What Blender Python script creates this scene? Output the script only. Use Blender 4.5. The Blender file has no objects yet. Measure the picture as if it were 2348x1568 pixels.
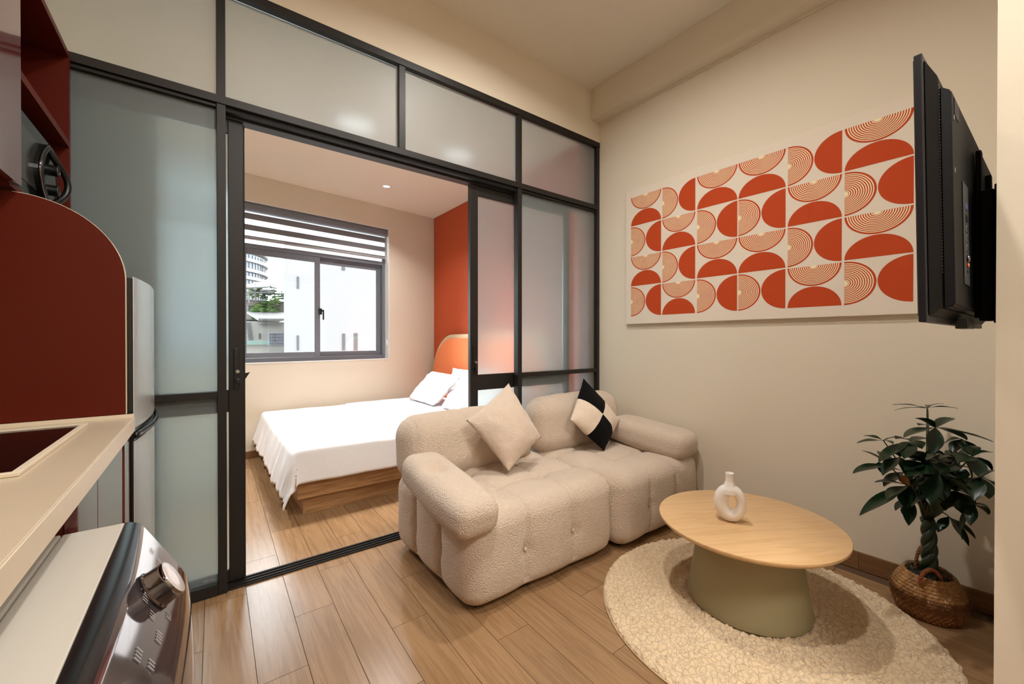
import bpy, bmesh, math, random
import numpy as np
from mathutils import Vector, Matrix, noise
from math import sin, cos, pi, radians, sqrt, exp, atan2
random.seed(7)
S = bpy.context.scene
COL = S.collection

# ------------------------------------------------------------------ camera
EYE = Vector((0, 0, 1.2)); YAW = radians(36.92); PIT = radians(.3); FPX = 940.0
cd = bpy.data.cameras.new('camera'); cam = bpy.data.objects.new('camera', cd); COL.objects.link(cam)
cam.location = EYE; cam.rotation_euler = (pi/2-PIT, 0, -YAW)
cd.sensor_width = 36; cd.lens = 36*FPX/2348; cd.clip_start = .02; cd.clip_end = 400
S.camera = cam

# ------------------------------------------------------------------ light
w = bpy.data.worlds.new('overcast_sky'); S.world = w; w.use_nodes = True
bg = w.node_tree.nodes['Background']; bg.inputs[0].default_value = (.93, .965, 1, 1); bg.inputs[1].default_value = 10.0
S.view_settings.view_transform = 'Standard'; S.view_settings.look = 'None'
S.view_settings.gamma = 1; S.view_settings.use_curve_mapping = False
S.view_settings.exposure = 0.10
try:
    S.cycles.use_denoising = True
    S.cycles.max_bounces = 10; S.cycles.diffuse_bounces = 5; S.cycles.transmission_bounces = 8
    S.cycles.transparent_max_bounces = 12; S.cycles.sample_clamp_indirect = 6
    S.cycles.caustics_reflective = False
except Exception: pass

# ------------------------------------------------------------------ helpers
WL = {}          # world location of every empty / object (all parents are unrotated)
def wl(o): return WL.get(o.name, Vector((0, 0, 0)))
def tag(o, label=None, cat=None, group=None, kind=None):
    if label: o['label'] = label
    if cat: o['category'] = cat
    if group: o['group'] = group
    if kind: o['kind'] = kind
    return o
def thing(name, loc, label=None, cat=None, group=None, kind=None):
    o = bpy.data.objects.new(name, None); COL.objects.link(o); o.location = loc; o.empty_display_size = .05
    WL[o.name] = Vector(loc)
    return tag(o, label, cat, group, kind)
def link(name, me, mats, parent=None, loc=None):
    if not isinstance(mats, (list, tuple)): mats = [mats]
    if not me.materials:
        for m in mats: me.materials.append(m)
    o = bpy.data.objects.new(name, me); COL.objects.link(o)
    c = Vector(loc) if loc is not None else Vector((0, 0, 0))
    if parent is not None:
        o.parent = parent; o.location = c-wl(parent)
    else: o.location = c
    WL[o.name] = c
    return o
def obj(name, bm, mats, parent=None, smooth=False, kind=None, auto=None, recalc=True):
    """bm holds world coordinates; the mesh is recentred on its own base centre"""
    if recalc: bmesh.ops.recalc_face_normals(bm, faces=bm.faces)
    xs = [v.co for v in bm.verts]
    lo = Vector((min(v.x for v in xs), min(v.y for v in xs), min(v.z for v in xs)))
    hi = Vector((max(v.x for v in xs), max(v.y for v in xs), max(v.z for v in xs)))
    c = Vector(((lo.x+hi.x)/2, (lo.y+hi.y)/2, (lo.z+hi.z)/2))
    bmesh.ops.translate(bm, verts=bm.verts, vec=-c)
    me = bpy.data.meshes.new(name); bm.to_mesh(me); bm.free()
    if smooth:
        for p in me.polygons: p.use_smooth = True
        if auto:
            try: me.set_sharp_from_angle(angle=radians(auto))
            except Exception: pass
    o = link(name, me, mats, parent, c)
    if kind: o['kind'] = kind
    return o
def new(): return bmesh.new()
def box(bm, x0, x1, y0, y1, z0, z1, M=None, bev=0, mi=0):
    vs = [bm.verts.new((x, y, z)) for z in (z0, z1) for y in (y0, y1) for x in (x0, x1)]
    fs = [bm.faces.new([vs[i] for i in q]) for q in ((0,2,3,1),(4,5,7,6),(0,1,5,4),(2,6,7,3),(0,4,6,2),(1,3,7,5))]
    for f in fs: f.material_index = mi
    out = vs
    if bev:
        es = list({e for f in fs for e in f.edges})
        r = bmesh.ops.bevel(bm, geom=es, offset=bev, segments=2, profile=.5, affect='EDGES')
        out = list({v for f in r['faces'] for v in f.verts}|{v for v in vs if v.is_valid})
    if M is not None:
        bmesh.ops.transform(bm, matrix=M, verts=out)
    return bm
def BX(name, mats, parent, *a, M=None, bev=0, **k): return obj(name, box(new(), *a, M=M, bev=bev), mats, parent, **k)
def prism(bm, poly, a0, a1, f):
    """poly 2-D, extruded from a0 to a1; f(u,v,a) -> xyz"""
    A = [bm.verts.new(f(u, v, a0)) for u, v in poly]; B = [bm.verts.new(f(u, v, a1)) for u, v in poly]
    n = len(poly); bm.faces.new(A); bm.faces.new(B[::-1])
    for i in range(n): bm.faces.new((A[i], B[i], B[(i+1) % n], A[(i+1) % n]))
    return bm
def lathe(bm, prof, n=48, c=(0, 0, 0), ex=1, ey=1, fn=None):
    rings = []
    for r, z in prof:
        rg = []
        for i in range(n):
            a = 2*pi*i/n; rr = r if fn is None else fn(r, z, a)
            rg.append(bm.verts.new((c[0]+rr*ex*cos(a), c[1]+rr*ey*sin(a), c[2]+z)))
        rings.append(rg)
    for A, B in zip(rings, rings[1:]):
        for i in range(n): bm.faces.new((A[i], A[(i+1) % n], B[(i+1) % n], B[i]))
    if prof[0][0] > 1e-6: bm.faces.new(rings[0][::-1])
    if prof[-1][0] > 1e-6: bm.faces.new(rings[-1])
    return bm
def tube(bm, pts, rad, n=8, caps=True, closed=False, flat=1.0):
    pts = [Vector(p) for p in pts]; m = len(pts); rings = []; up = None
    for i, p in enumerate(pts):
        a = pts[(i-1) % m] if (i or closed) else p; b = pts[(i+1) % m] if (i < m-1 or closed) else p
        t = (b-a).normalized()
        if up is None:
            up = Vector((0, 0, 1)) if abs(t.z) < .9 else Vector((1, 0, 0))
        s = t.cross(up)
        if s.length < 1e-5: s = t.orthogonal()
        s.normalize(); up = s.cross(t).normalized()
        r = rad[i] if isinstance(rad, (list, tuple)) else rad
        rings.append([bm.verts.new(p+s*(r*cos(2*pi*k/n))+up*(r*flat*sin(2*pi*k/n))) for k in range(n)])
    prs = list(zip(rings, rings[1:]))+([(rings[-1], rings[0])] if closed else [])
    for A, B in prs:
        for k in range(n): bm.faces.new((A[k], A[(k+1) % n], B[(k+1) % n], B[k]))
    if caps and not closed: bm.faces.new(rings[0][::-1]); bm.faces.new(rings[-1])
    return bm
def disc(bm, c, r, h, axis=2, n=24):
    f = {2: lambda u, v, a: (c[0]+u, c[1]+v, c[2]+a), 0: lambda u, v, a: (c[0]+a, c[1]+u, c[2]+v), 1: lambda u, v, a: (c[0]+u, c[1]+a, c[2]+v)}[axis]
    return prism(bm, [(r*cos(2*pi*i/n), r*sin(2*pi*i/n)) for i in range(n)], 0, h, f)

# ------------------------------------------------------------------ materials
def lin(c):
    return tuple((x/12.92 if x <= .04045 else ((x+.055)/1.055)**2.4) for x in [v/255 for v in c])+(1,)
class NT:
    def __init__(s, name):
        s.m = bpy.data.materials.new(name); s.m.use_nodes = True; s.t = s.m.node_tree; s.n = s.t.nodes; s.l = s.t.links
        s.b = s.n['Principled BSDF']; s.out = s.n['Material Output']
    def add(s, typ, **k):
        nd = s.n.new(typ)
        for a, v in k.items():
            if a.startswith('i_'):
                key = a[2:]; key = int(key) if key.isdigit() else key
                nd.inputs[key].default_value = v
            else: setattr(nd, a, v)
        return nd
    def con(s, a, b): s.l.new(a, b)
def mat(name, col, rough=.5, metal=0, spec=.5, bump=0, bscale=50, var=0, vscale=8, coat=0, sheen=0, bdist=.002):
    t = NT(name); b = t.b; c = lin(col)
    b.inputs['Base Color'].default_value = c; b.inputs['Roughness'].default_value = rough; b.inputs['Metallic'].default_value = metal
    b.inputs['Specular IOR Level'].default_value = spec; b.inputs['Coat Weight'].default_value = coat; b.inputs['Coat Roughness'].default_value = .04
    if sheen: b.inputs['Sheen Weight'].default_value = sheen; b.inputs['Sheen Roughness'].default_value = .5
    tc = t.add('ShaderNodeTexCoord') if (bump or var) else None
    if bump:
        nz = t.add('ShaderNodeTexNoise', i_Scale=bscale, i_Detail=3.0); t.con(tc.outputs['Object'], nz.inputs['Vector'])
        bp = t.add('ShaderNodeBump', i_Strength=bump, i_Distance=bdist); t.con(nz.outputs['Fac'], bp.inputs['Height']); t.con(bp.outputs[0], b.inputs['Normal'])
    if var:
        nz = t.add('ShaderNodeTexNoise', i_Scale=vscale, i_Detail=4.0); t.con(tc.outputs['Object'], nz.inputs['Vector'])
        mx = t.add('ShaderNodeMix', data_type='RGBA'); mx.inputs[6].default_value = tuple(x*(1-var) for x in c[:3])+(1,); mx.inputs[7].default_value = tuple(min(1, x*(1+var)) for x in c[:3])+(1,)
        t.con(nz.outputs['Fac'], mx.inputs[0]); t.con(mx.outputs[2], b.inputs['Base Color'])
    return t.m
def wood(name, c_lo, c_hi, axis='Y', rough=.35, scale=1.0, rnd=.0, stretch=14, spec=.5, bump=.15, line=.5, rot=0):
    t = NT(name); b = t.b; tc = t.add('ShaderNodeTexCoord'); oi = t.add('ShaderNodeObjectInfo')
    mp = t.add('ShaderNodeMapping'); s = [stretch*scale]*3; s[{'X': 0, 'Y': 1, 'Z': 2}[axis]] = scale
    mp.inputs['Scale'].default_value = s
    va = t.add('ShaderNodeVectorMath', operation='SCALE'); va.inputs[0].default_value = (7.3, 5.1, 3.7); t.con(oi.outputs['Random'], va.inputs['Scale'])
    ad = t.add('ShaderNodeVectorMath', operation='ADD'); t.con(tc.outputs['Object'], ad.inputs[0]); t.con(va.outputs[0], ad.inputs[1])
    vr = t.add('ShaderNodeVectorRotate', rotation_type='Z_AXIS', i_Angle=rot); t.con(ad.outputs[0], vr.inputs['Vector']); t.con(vr.outputs[0], mp.inputs['Vector'])
    n1 = t.add('ShaderNodeTexNoise', i_Scale=1.3, i_Detail=5.0, i_Roughness=.6, i_Distortion=.6); t.con(mp.outputs[0], n1.inputs['Vector'])
    n2 = t.add('ShaderNodeTexNoise', i_Scale=7.0, i_Detail=6.0, i_Roughness=.7); t.con(mp.outputs[0], n2.inputs['Vector'])
    wv = t.add('ShaderNodeMath', operation='MULTIPLY', i_1=26.0); t.con(n1.outputs['Fac'], wv.inputs[0])
    sn = t.add('ShaderNodeMath', operation='SINE'); t.con(wv.outputs[0], sn.inputs[0])
    mr = t.add('ShaderNodeMapRange'); mr.inputs[1].default_value = -1; mr.inputs[2].default_value = 1; t.con(sn.outputs[0], mr.inputs[0])
    m0 = t.add('ShaderNodeMath', operation='MULTIPLY', i_1=line); t.con(mr.outputs[0], m0.inputs[0])
    m2 = t.add('ShaderNodeMath', operation='MULTIPLY_ADD', i_1=1-line); t.con(n2.outputs['Fac'], m2.inputs[0]); t.con(m0.outputs[0], m2.inputs[2])
    mx = t.add('ShaderNodeMix', data_type='RGBA'); mx.inputs[6].default_value = lin(c_lo); mx.inputs[7].default_value = lin(c_hi); t.con(m2.outputs[0], mx.inputs[0])
    last = mx.outputs[2]
    if rnd:
        hv = t.add('ShaderNodeHueSaturation'); r2 = t.add('ShaderNodeMapRange'); r2.inputs[3].default_value = 1-rnd; r2.inputs[4].default_value = 1+rnd
        t.con(oi.outputs['Random'], r2.inputs[0]); t.con(r2.outputs[0], hv.inputs['Value']); t.con(last, hv.inputs['Color']); last = hv.outputs[0]
    t.con(last, b.inputs['Base Color']); b.inputs['Roughness'].default_value = rough; b.inputs['Specular IOR Level'].default_value = spec
    bp = t.add('ShaderNodeBump', i_Strength=bump, i_Distance=.0006); t.con(m2.outputs[0], bp.inputs['Height']); t.con(bp.outputs[0], b.inputs['Normal'])
    return t.m
def boucle(name, col, scale=260, strength=.7, dist=.003, sheen=.25, fray=.12):
    t = NT(name); b = t.b; tc = t.add('ShaderNodeTexCoord')
    n1 = t.add('ShaderNodeTexNoise', i_Scale=scale, i_Detail=2.0, i_Roughness=.6); t.con(tc.outputs['Object'], n1.inputs['Vector'])
    vo = t.add('ShaderNodeTexVoronoi', i_Scale=scale*.7); t.con(tc.outputs['Object'], vo.inputs['Vector'])
    sm = t.add('ShaderNodeMath', operation='SUBTRACT'); t.con(n1.outputs['Fac'], sm.inputs[0]); t.con(vo.outputs['Distance'], sm.inputs[1])
    bp = t.add('ShaderNodeBump', i_Strength=strength, i_Distance=dist); t.con(sm.outputs[0], bp.inputs['Height']); t.con(bp.outputs[0], b.inputs['Normal'])
    c = lin(col); mx = t.add('ShaderNodeMix', data_type='RGBA'); mx.inputs[6].default_value = tuple(x*(1-fray) for x in c[:3])+(1,); mx.inputs[7].default_value = tuple(min(1, x*(1+fray)) for x in c[:3])+(1,)
    t.con(n1.outputs['Fac'], mx.inputs[0]); t.con(mx.outputs[2], b.inputs['Base Color'])
    b.inputs['Roughness'].default_value = .95; b.inputs['Specular IOR Level'].default_value = .1
    b.inputs['Sheen Weight'].default_value = sheen; b.inputs['Sheen Roughness'].default_value = .6
    return t.m
def frosted(name):
    t = NT(name); t.n.remove(t.b)
    rf = t.add('ShaderNodeBsdfGlass', distribution='MULTI_GGX', i_IOR=1.3, i_Roughness=.42); rf.inputs['Color'].default_value = (.88, .97, 1, 1)
    tr = t.add('ShaderNodeBsdfTranslucent'); tr.inputs['Color'].default_value = (.86, .96, 1, 1)
    df = t.add('ShaderNodeBsdfDiffuse'); df.inputs['Color'].default_value = (.60, .67, .68, 1)
    gl = t.add('ShaderNodeBsdfGlossy', i_Roughness=.5)
    m1 = t.add('ShaderNodeMixShader', i_0=.30); t.con(rf.outputs[0], m1.inputs[1]); t.con(tr.outputs[0], m1.inputs[2])
    m2 = t.add('ShaderNodeMixShader', i_0=.16); t.con(m1.outputs[0], m2.inputs[1]); t.con(df.outputs[0], m2.inputs[2])
    m3 = t.add('ShaderNodeMixShader', i_0=.03); t.con(m2.outputs[0], m3.inputs[1]); t.con(gl.outputs[0], m3.inputs[2])
    t.con(m3.outputs[0], t.out.inputs[0]); return t.m
def clear(name, tint=(.97, .985, .98), refl=.07, rough=0.0, bump=0):
    t = NT(name); t.n.remove(t.b)
    tp = t.add('ShaderNodeBsdfTransparent'); tp.inputs[0].default_value = tint+(1,)
    gl = t.add('ShaderNodeBsdfGlossy', i_Roughness=rough)
    lw = t.add('ShaderNodeFresnel', i_IOR=1.45 if not bump else 1.22)
    mm = t.add('ShaderNodeMath', operation='MAXIMUM', i_1=refl); t.con(lw.outputs[0], mm.inputs[0])
    m = t.add('ShaderNodeMixShader'); t.con(mm.outputs[0], m.inputs[0]); t.con(tp.outputs[0], m.inputs[1]); t.con(gl.outputs[0], m.inputs[2])
    if bump:
        tc = t.add('ShaderNodeTexCoord'); nz = t.add('ShaderNodeTexNoise', i_Scale=28.0, i_Detail=2.0); t.con(tc.outputs['Object'], nz.inputs['Vector'])
        bp = t.add('ShaderNodeBump', i_Strength=1.0, i_Distance=bump); t.con(nz.outputs[0], bp.inputs['Height']); t.con(bp.outputs[0], gl.inputs['Normal'])
    t.con(m.outputs[0], t.out.inputs[0]); return t.m
def emis(name, col, s):
    t = NT(name); t.b.inputs['Base Color'].default_value = (.8, .8, .8, 1); t.b.inputs['Emission Color'].default_value = col+(1,); t.b.inputs['Emission Strength'].default_value = s; return t.m

M_wall = mat('beige_wall_paint', (220, 209, 190), .75, spec=.25, bump=.06, bscale=120)
M_ceil = mat('beige_ceiling_paint', (232, 226, 214), .85, spec=.2)
M_orange = mat('terracotta_wall_paint', (168, 68, 32), .7, spec=.3, bump=.05, bscale=120)
M_plank = wood('oak_look_floor_tile', (126, 95, 63), (164, 130, 95), 'Y', .25, 1.1, .07, 26, .8, .12, .38)
M_grout = mat('floor_joint_grout', (92, 68, 48), .8)
M_base = wood('baseboard_wood', (112, 78, 48), (142, 104, 68), 'Y', .4, 1.6, .05, 16)
M_frame = mat('charcoal_aluminium', (35, 32, 30), .45, .15, .35)
M_black = mat('black_plastic', (10, 10, 11), .35)
M_rubber = mat('black_rubber_seal', (8, 8, 8), .7)
M_frost = frosted('frosted_glass')
M_clear = clear('clear_window_glass')
M_gback = clear('smooth_glass_side', (.96, .985, .97), .04)
M_steel = mat('brushed_steel', (180, 180, 180), .28, 1)
M_white = mat('white_reveal_paint', (246, 246, 246), .6)
M_winfr = mat('grey_window_aluminium', (104, 107, 114), .45, 0)
M_blind_dark = mat('blind_dark_band', (108, 107, 110), .8, bump=.3, bscale=900)
M_bouc = boucle('beige_boucle_fabric', (208, 189, 170), 210, .9, .004)
M_seam = mat('seam_thread', (205, 178, 152), .9)
M_cush = boucle('beige_teddy_fabric', (214, 194, 176), 260, .8, .003)
M_cw = boucle('cream_teddy_fabric', (226, 208, 188), 260, .8, .003)
M_cb = boucle('black_teddy_fabric', (12, 11, 12), 260, .8, .003, .02)
M_ttop = wood('light_oak_veneer', (196, 156, 108), (222, 186, 140), 'X', .38, 1.5, 0, 12, .45, .06, .35, rot=radians(30))
M_tbase = mat('sage_khaki_lacquer', (150, 140, 108), .5, spec=.35)
M_ceram = mat('matt_white_ceramic', (232, 226, 220), .38, spec=.5)
M_linen = mat('white_cotton_linen', (238, 238, 241), .85, spec=.15, bump=.25, bscale=35, bdist=.006)
M_bedwood = wood('bed_walnut_veneer', (132, 94, 58), (184, 142, 98), 'X', .45, 1.8, .03, 18, .4, .1, .5)
M_bedend = wood('bed_end_grain', (150, 110, 72), (190, 150, 106), 'Z', .45, 2.0, .03, 12)
M_hbfab = mat('orange_headboard_fabric', (226, 128, 82), .8, spec=.2, bump=.15, bscale=300)
M_hbwood = wood('headboard_wood_trim', (178, 158, 124), (208, 190, 156), 'Y', .5, 3, 0, 8)
M_red = mat('dark_red_laminate', (84, 23, 8), .42, spec=.16)
M_redin = mat('dark_red_cabinet_interior', (92, 29, 15), .5, spec=.3)
M_gloss = mat('gloss_burgundy_door', (96, 46, 42), .12, spec=.6, coat=.9)
M_count = mat('cream_stone_worktop', (188, 172, 149), .32, spec=.5, var=.06, vscale=6)
M_trim = mat('light_edge_banding', (214, 200, 178), .4)
M_hob = mat('black_hob_glass', (7, 6, 6), .10, spec=.12)
M_wash = mat('washer_white_panel', (186, 180, 170), .3, spec=.5)
M_wpan = mat('washer_gloss_grey_panel', (50, 47, 51), .06, spec=.45, coat=.35)
M_chrome = mat('dark_chrome', (128, 122, 122), .1, 1)
M_print = mat('panel_print_grey', (150, 148, 148), .5)
M_fridge = mat('fridge_silver_door', (196, 200, 202), .22, .25, .5, coat=.3)
M_mglass = mat('microwave_dark_glass', (22, 24, 22), .1, spec=.3)
M_mwin = mat('microwave_window_mesh', (52, 52, 50), .18, spec=.5)
M_canvas = mat('canvas_white', (224, 212, 196), .8, spec=.15, bump=.3, bscale=700)
M_ink = mat('terracotta_print', (184, 70, 32), .75, spec=.15)
M_ink2 = mat('brown_line_print', (132, 52, 28), .75, spec=.15)
M_ink3 = mat('cream_line_print', (240, 222, 184), .75, spec=.15)
M_leaf = mat('glossy_dark_leaf', (15, 38, 18), .33, spec=.4, var=.35, vscale=9)
M_vein = mat('leaf_vein', (74, 104, 52), .5)
M_stem = mat('green_stem', (52, 56, 30), .5)
M_trunk = mat('braided_trunk_bark', (36, 52, 38), .38, bump=.5, bscale=60, var=.25)
M_brownleaf = mat('dry_brown_leaf', (116, 74, 34), .6)
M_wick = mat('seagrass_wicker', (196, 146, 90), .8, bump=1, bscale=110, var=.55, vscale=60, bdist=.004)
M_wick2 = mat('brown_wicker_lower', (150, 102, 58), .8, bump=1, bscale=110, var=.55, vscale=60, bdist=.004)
M_handle = mat('basket_handle_rope', (150, 84, 44), .7, bump=.8, bscale=90, var=.3, vscale=40)
M_soil = mat('dark_soil', (34, 34, 26), .9, bump=1, bscale=60)
M_film = clear('clear_plastic_film', (.96, .96, .96), .03, .16, .03)
M_ward = mat('olive_wardrobe_laminate', (112, 110, 92), .6)
M_screw = mat('screw_metal', (200, 200, 200), .3, 1)
M_brass = mat('orange_jack_ring', (214, 110, 40), .4)
M_port = mat('port_panel_grey', (44, 46, 50), .45)
M_portsilver = mat('port_metal', (150, 152, 158), .3, .8)
M_blue = mat('usb_blue', (40, 70, 150), .5)

def sheer():
    t = NT('blind_sheer_band'); t.n.remove(t.b)
    tp = t.add('ShaderNodeBsdfTransparent'); tp.inputs[0].default_value = (.95, .96, .96, 1); tr = t.add('ShaderNodeBsdfTranslucent'); tr.inputs[0].default_value = (.95, .95, .95, 1)
    m = t.add('ShaderNodeMixShader', i_0=.6); t.con(tp.outputs[0], m.inputs[1]); t.con(tr.outputs[0], m.inputs[2]); t.con(m.outputs[0], t.out.inputs[0]); return t.m
M_sheer = sheer()
def pile():
    t = NT('cream_shaggy_pile'); b = t.b; tc = t.add('ShaderNodeTexCoord')
    n1 = t.add('ShaderNodeTexNoise', i_Scale=150.0, i_Detail=4.0, i_Roughness=.7); t.con(tc.outputs['Object'], n1.inputs['Vector'])
    n3 = t.add('ShaderNodeTexNoise', i_Scale=30.0, i_Detail=2.0); t.con(tc.outputs['Object'], n3.inputs['Vector'])
    av = t.add('ShaderNodeVectorMath', operation='SCALE'); av.inputs['Scale'].default_value = .03; t.con(n3.outputs['Color'], av.inputs[0])
    aw = t.add('ShaderNodeVectorMath', operation='ADD'); t.con(tc.outputs['Object'], aw.inputs[0]); t.con(av.outputs[0], aw.inputs[1])
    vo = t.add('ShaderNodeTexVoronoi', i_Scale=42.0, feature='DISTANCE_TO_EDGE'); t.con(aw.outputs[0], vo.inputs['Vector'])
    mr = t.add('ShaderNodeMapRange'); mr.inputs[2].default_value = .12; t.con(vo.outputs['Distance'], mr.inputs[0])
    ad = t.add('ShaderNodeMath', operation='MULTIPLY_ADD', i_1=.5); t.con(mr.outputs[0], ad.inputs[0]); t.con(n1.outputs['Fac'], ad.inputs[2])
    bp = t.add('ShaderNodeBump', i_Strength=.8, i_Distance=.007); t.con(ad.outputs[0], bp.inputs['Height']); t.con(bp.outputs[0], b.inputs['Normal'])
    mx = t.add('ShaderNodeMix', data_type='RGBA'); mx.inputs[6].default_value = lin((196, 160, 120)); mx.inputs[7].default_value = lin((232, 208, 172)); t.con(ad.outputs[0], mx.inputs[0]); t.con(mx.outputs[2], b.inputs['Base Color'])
    b.inputs['Roughness'].default_value = 1; b.inputs['Specular IOR Level'].default_value = .05; b.inputs['Sheen Weight'].default_value = .3
    return t.m
M_pile = pile()

def at(x, y, d):
    """the point seen at a pixel of the photograph, d metres in front of the camera plane"""
    f = Vector((sin(YAW)*cos(PIT), cos(YAW)*cos(PIT), -sin(PIT))); r = Vector((cos(YAW), -sin(YAW), 0)); u = r.cross(f)
    return EYE+(f+r*((x-1174)/FPX)-u*((y-784)/FPX))*d

# ------------------------------------------------------------------ room dimensions
YP = 2.36                      # front face of the glass partition
def WR(y): return 2.712+.017*(YP-y)          # right wall runs one degree off square
TH = radians(7.4); UX, UY = cos(TH), sin(TH)
MB = Matrix(((UX, -UY, 0, .36), (UY, UX, 0, 4.9), (0, 0, 1, 0), (0, 0, 0, 1)))    # window wall frame: u along, w outwards, z up
XL, YF, ZC, ZB = -.80, -2.2, 3.30, 2.875

# ---- floor
fl = BX('floor', M_grout, None, -1.3, 3.1, YF-.1, 5.6, -.06, -.0035); tag(fl, 'floor of long oak coloured wood look tiles laid in thirds', kind='structure')
def plank(k, y0, y1):
    xa = .159+.1583*k; g = .0011; bm = new(); vs = []
    def xx(x, y): return x+.017*(y-2.4)
    q = [(xx(xa+g, y0+g), y0+g), (xx(xa+.1583-g, y0+g), y0+g), (xx(xa+.1583-g, y1-g), y1-g), (xx(xa+g, y1-g), y1-g)]
    prism(bm, q, -.012, 0, lambda u, v, a: (u, v, a))
    obj('plank', bm, M_plank, fl)
for k in range(-6, 18):
    xm = .159+.1583*(k+.5)
    y = 1.657+.32*k
    while y > -1.3: y -= .96
    while y < 5.3:
        y0, y1 = y, y+.96; y += .96
        if y1 < -.2 or (xm < -.22 and y0 < 2.2 and y1 > -9): continue
        if xm > 2.75: continue
        ylim = 5.0+(xm-.36)*.13
        if y0 > ylim: continue
        plank(k, y0, min(y1, ylim+.05))

# ---- walls
def wallprism(name, poly, z0, z1, m=M_wall, label=None, parent=None):
    o = obj(name, prism(new(), poly, z0, z1, lambda u, v, a: (u, v, a)), m, parent)
    if parent is None: tag(o, label, kind='structure')
    return o
wallprism('wall_right', [(WR(YF), YF), (WR(5.6), 5.6), (WR(5.6)+.15, 5.6), (WR(YF)+.15, YF)], -.06, ZC+.1, label='beige painted wall behind sofa art and plant')
wallprism('wall_left', [(XL, YF), (XL, YP+.13), (XL-.12, YP+.13), (XL-.12, YF)], -.06, ZC+.1, label='wall behind the kitchen units')
wallprism('wall_front', [(XL-.1, YF-.1), (WR(YF)+.1, YF-.1), (WR(YF)+.1, YF), (XL-.1, YF)], -.06, ZC+.1, label='wall behind the camera')
wallprism('wall_partition', [(XL-.1, YP), (WR(YP)-.001, YP), (WR(YP)-.001, YP+.12), (XL-.1, YP+.12)], 2.883, ZC+.1, label='beige wall above the black framed glass partition')
wallprism('wall_stub', [(1.60, -.12), (WR(-.12)-.002, -.12), (WR(.094)-.002, .094), (1.60, .094)], 0, ZC, label='narrow end of the wall that carries the television')
BX('ceiling', M_ceil, None, XL-.1, 2.95, YF-.1, YP+.02, ZC, ZC+.12); tag(bpy.data.objects['ceiling'], 'flat beige ceiling of the living room', kind='structure')
tag(obj('ceiling', prism(new(), [(-1.3, YP+.125), (2.9, YP+.125), (2.9, 5.6), (-1.3, 5.6)], ZB, ZB+.12, lambda u, v, a: (u, v, a)), mat('bedroom_ceiling_paint', (234, 220, 200), .85, spec=.2)), 'lower ceiling of the bedroom', kind='structure')
# beam along the right wall, with a shallow second step against the wall
bm = prism(new(), [(WR(YF)-.105, YF), (WR(YP)-.105, YP-.002), (WR(YP)-.001, YP-.002), (WR(YF)-.001, YF)], 3.045, ZC-.001, lambda u, v, a: (u, v, a))
tag(obj('trim_1', bm, M_wall), 'boxed beam running along the top of the right wall', kind='structure')
bm = prism(new(), [(WR(YF)-.012, YF), (WR(YP)-.012, YP-.002), (WR(YP)-.001, YP-.002), (WR(YF)-.001, YF)], 3.030, 3.0445, lambda u, v, a: (u, v, a))
tag(obj('trim_2', bm, M_wall), 'thin shadow line strip under the beam', kind='structure')
# bedroom walls
BX('wall_bedroom_left', M_wall, None, -1.3, -1.2, YP+.2, 5.0, 0, ZB); tag(bpy.data.objects['wall_bedroom_left'], 'side wall of the bedroom beyond the wardrobe', kind='structure')
BX('wall_bathroom', M_wall, None, -1.3, XL-.121, YP+.01, YP+.13, 0, ZB); tag(bpy.data.objects['wall_bathroom'], 'wall closing the bedroom beside the partition', kind='structure')
def wbox(bm, u0, u1, w0, w1, z0, z1, bev=0): return box(bm, u0, u1, w0, w1, z0, z1, M=MB, bev=bev)
U0, U1, Z0, Z1 = -.82, 1.53, .958, 2.60       # window opening
bm = new()
for a in ((-1.75, U0, 0, .2, 0, ZB), (U1, 2.45, 0, .2, 0, ZB), (U0, U1, 0, .2, 0, Z0), (U0, U1, 0, .2, Z1, ZB)): wbox(bm, *a)
bmesh.ops.remove_doubles(bm, verts=bm.verts, dist=1e-5)
tag(obj('wall_back', bm, M_wall, recalc=True), 'beige bedroom wall around the window', kind='structure')
# white reveal lining of the opening
rv = thing('trim_3', MB @ Vector(((U0+U1)/2, 0, Z0)), 'white lining of the bedroom window opening', kind='structure')
for a in ((U1-.004, U1+.002, -.0015, .20, Z0, Z1), (U0-.002, U0+.004, -.0015, .20, Z0, Z1), (U0, U1, -.0015, .20, Z1-.004, Z1+.002), (U0, U1, -.004, .20, Z0-.002, Z0+.006)):
    obj('reveal_board', wbox(new(), *a), M_white, rv)
# terracotta panelled wall at the head of the bed
XO = 2.55
wallprism('wall_orange', [(XO+.01, YP+.13), (XO-.008, 5.175), (2.70, 5.2), (2.70, YP+.13)], 0, ZB-.001, M_orange, 'terracotta painted wall at the head of the bed')
# baseboards
bb = thing('baseboard_right', (2.75, 1.1, 0), 'wood look skirting along the right wall', kind='structure')
y = .096
for y1 in (.62, 1.58, 2.355):
    obj('skirting_tile', prism(new(), [(WR(y)-.011, y+.001), (WR(y1)-.011, y1-.001), (WR(y1)-.0005, y1-.001), (WR(y)-.0005, y+.001)], .0005, .09, lambda u, v, a: (u, v, a)), M_base, bb); y = y1
bb = thing('baseboard_back', MB @ Vector((.9, 0, 0)), 'wood look skirting under the bedroom window', kind='structure')
for u0, u1 in ((-1.5, -.54), (-.54, .42), (.42, 1.38), (1.38, 2.18)):
    obj('skirting_tile', wbox(new(), u0+.001, u1-.001, -.011, -.0005, .0005, .075), M_base, bb)

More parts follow.
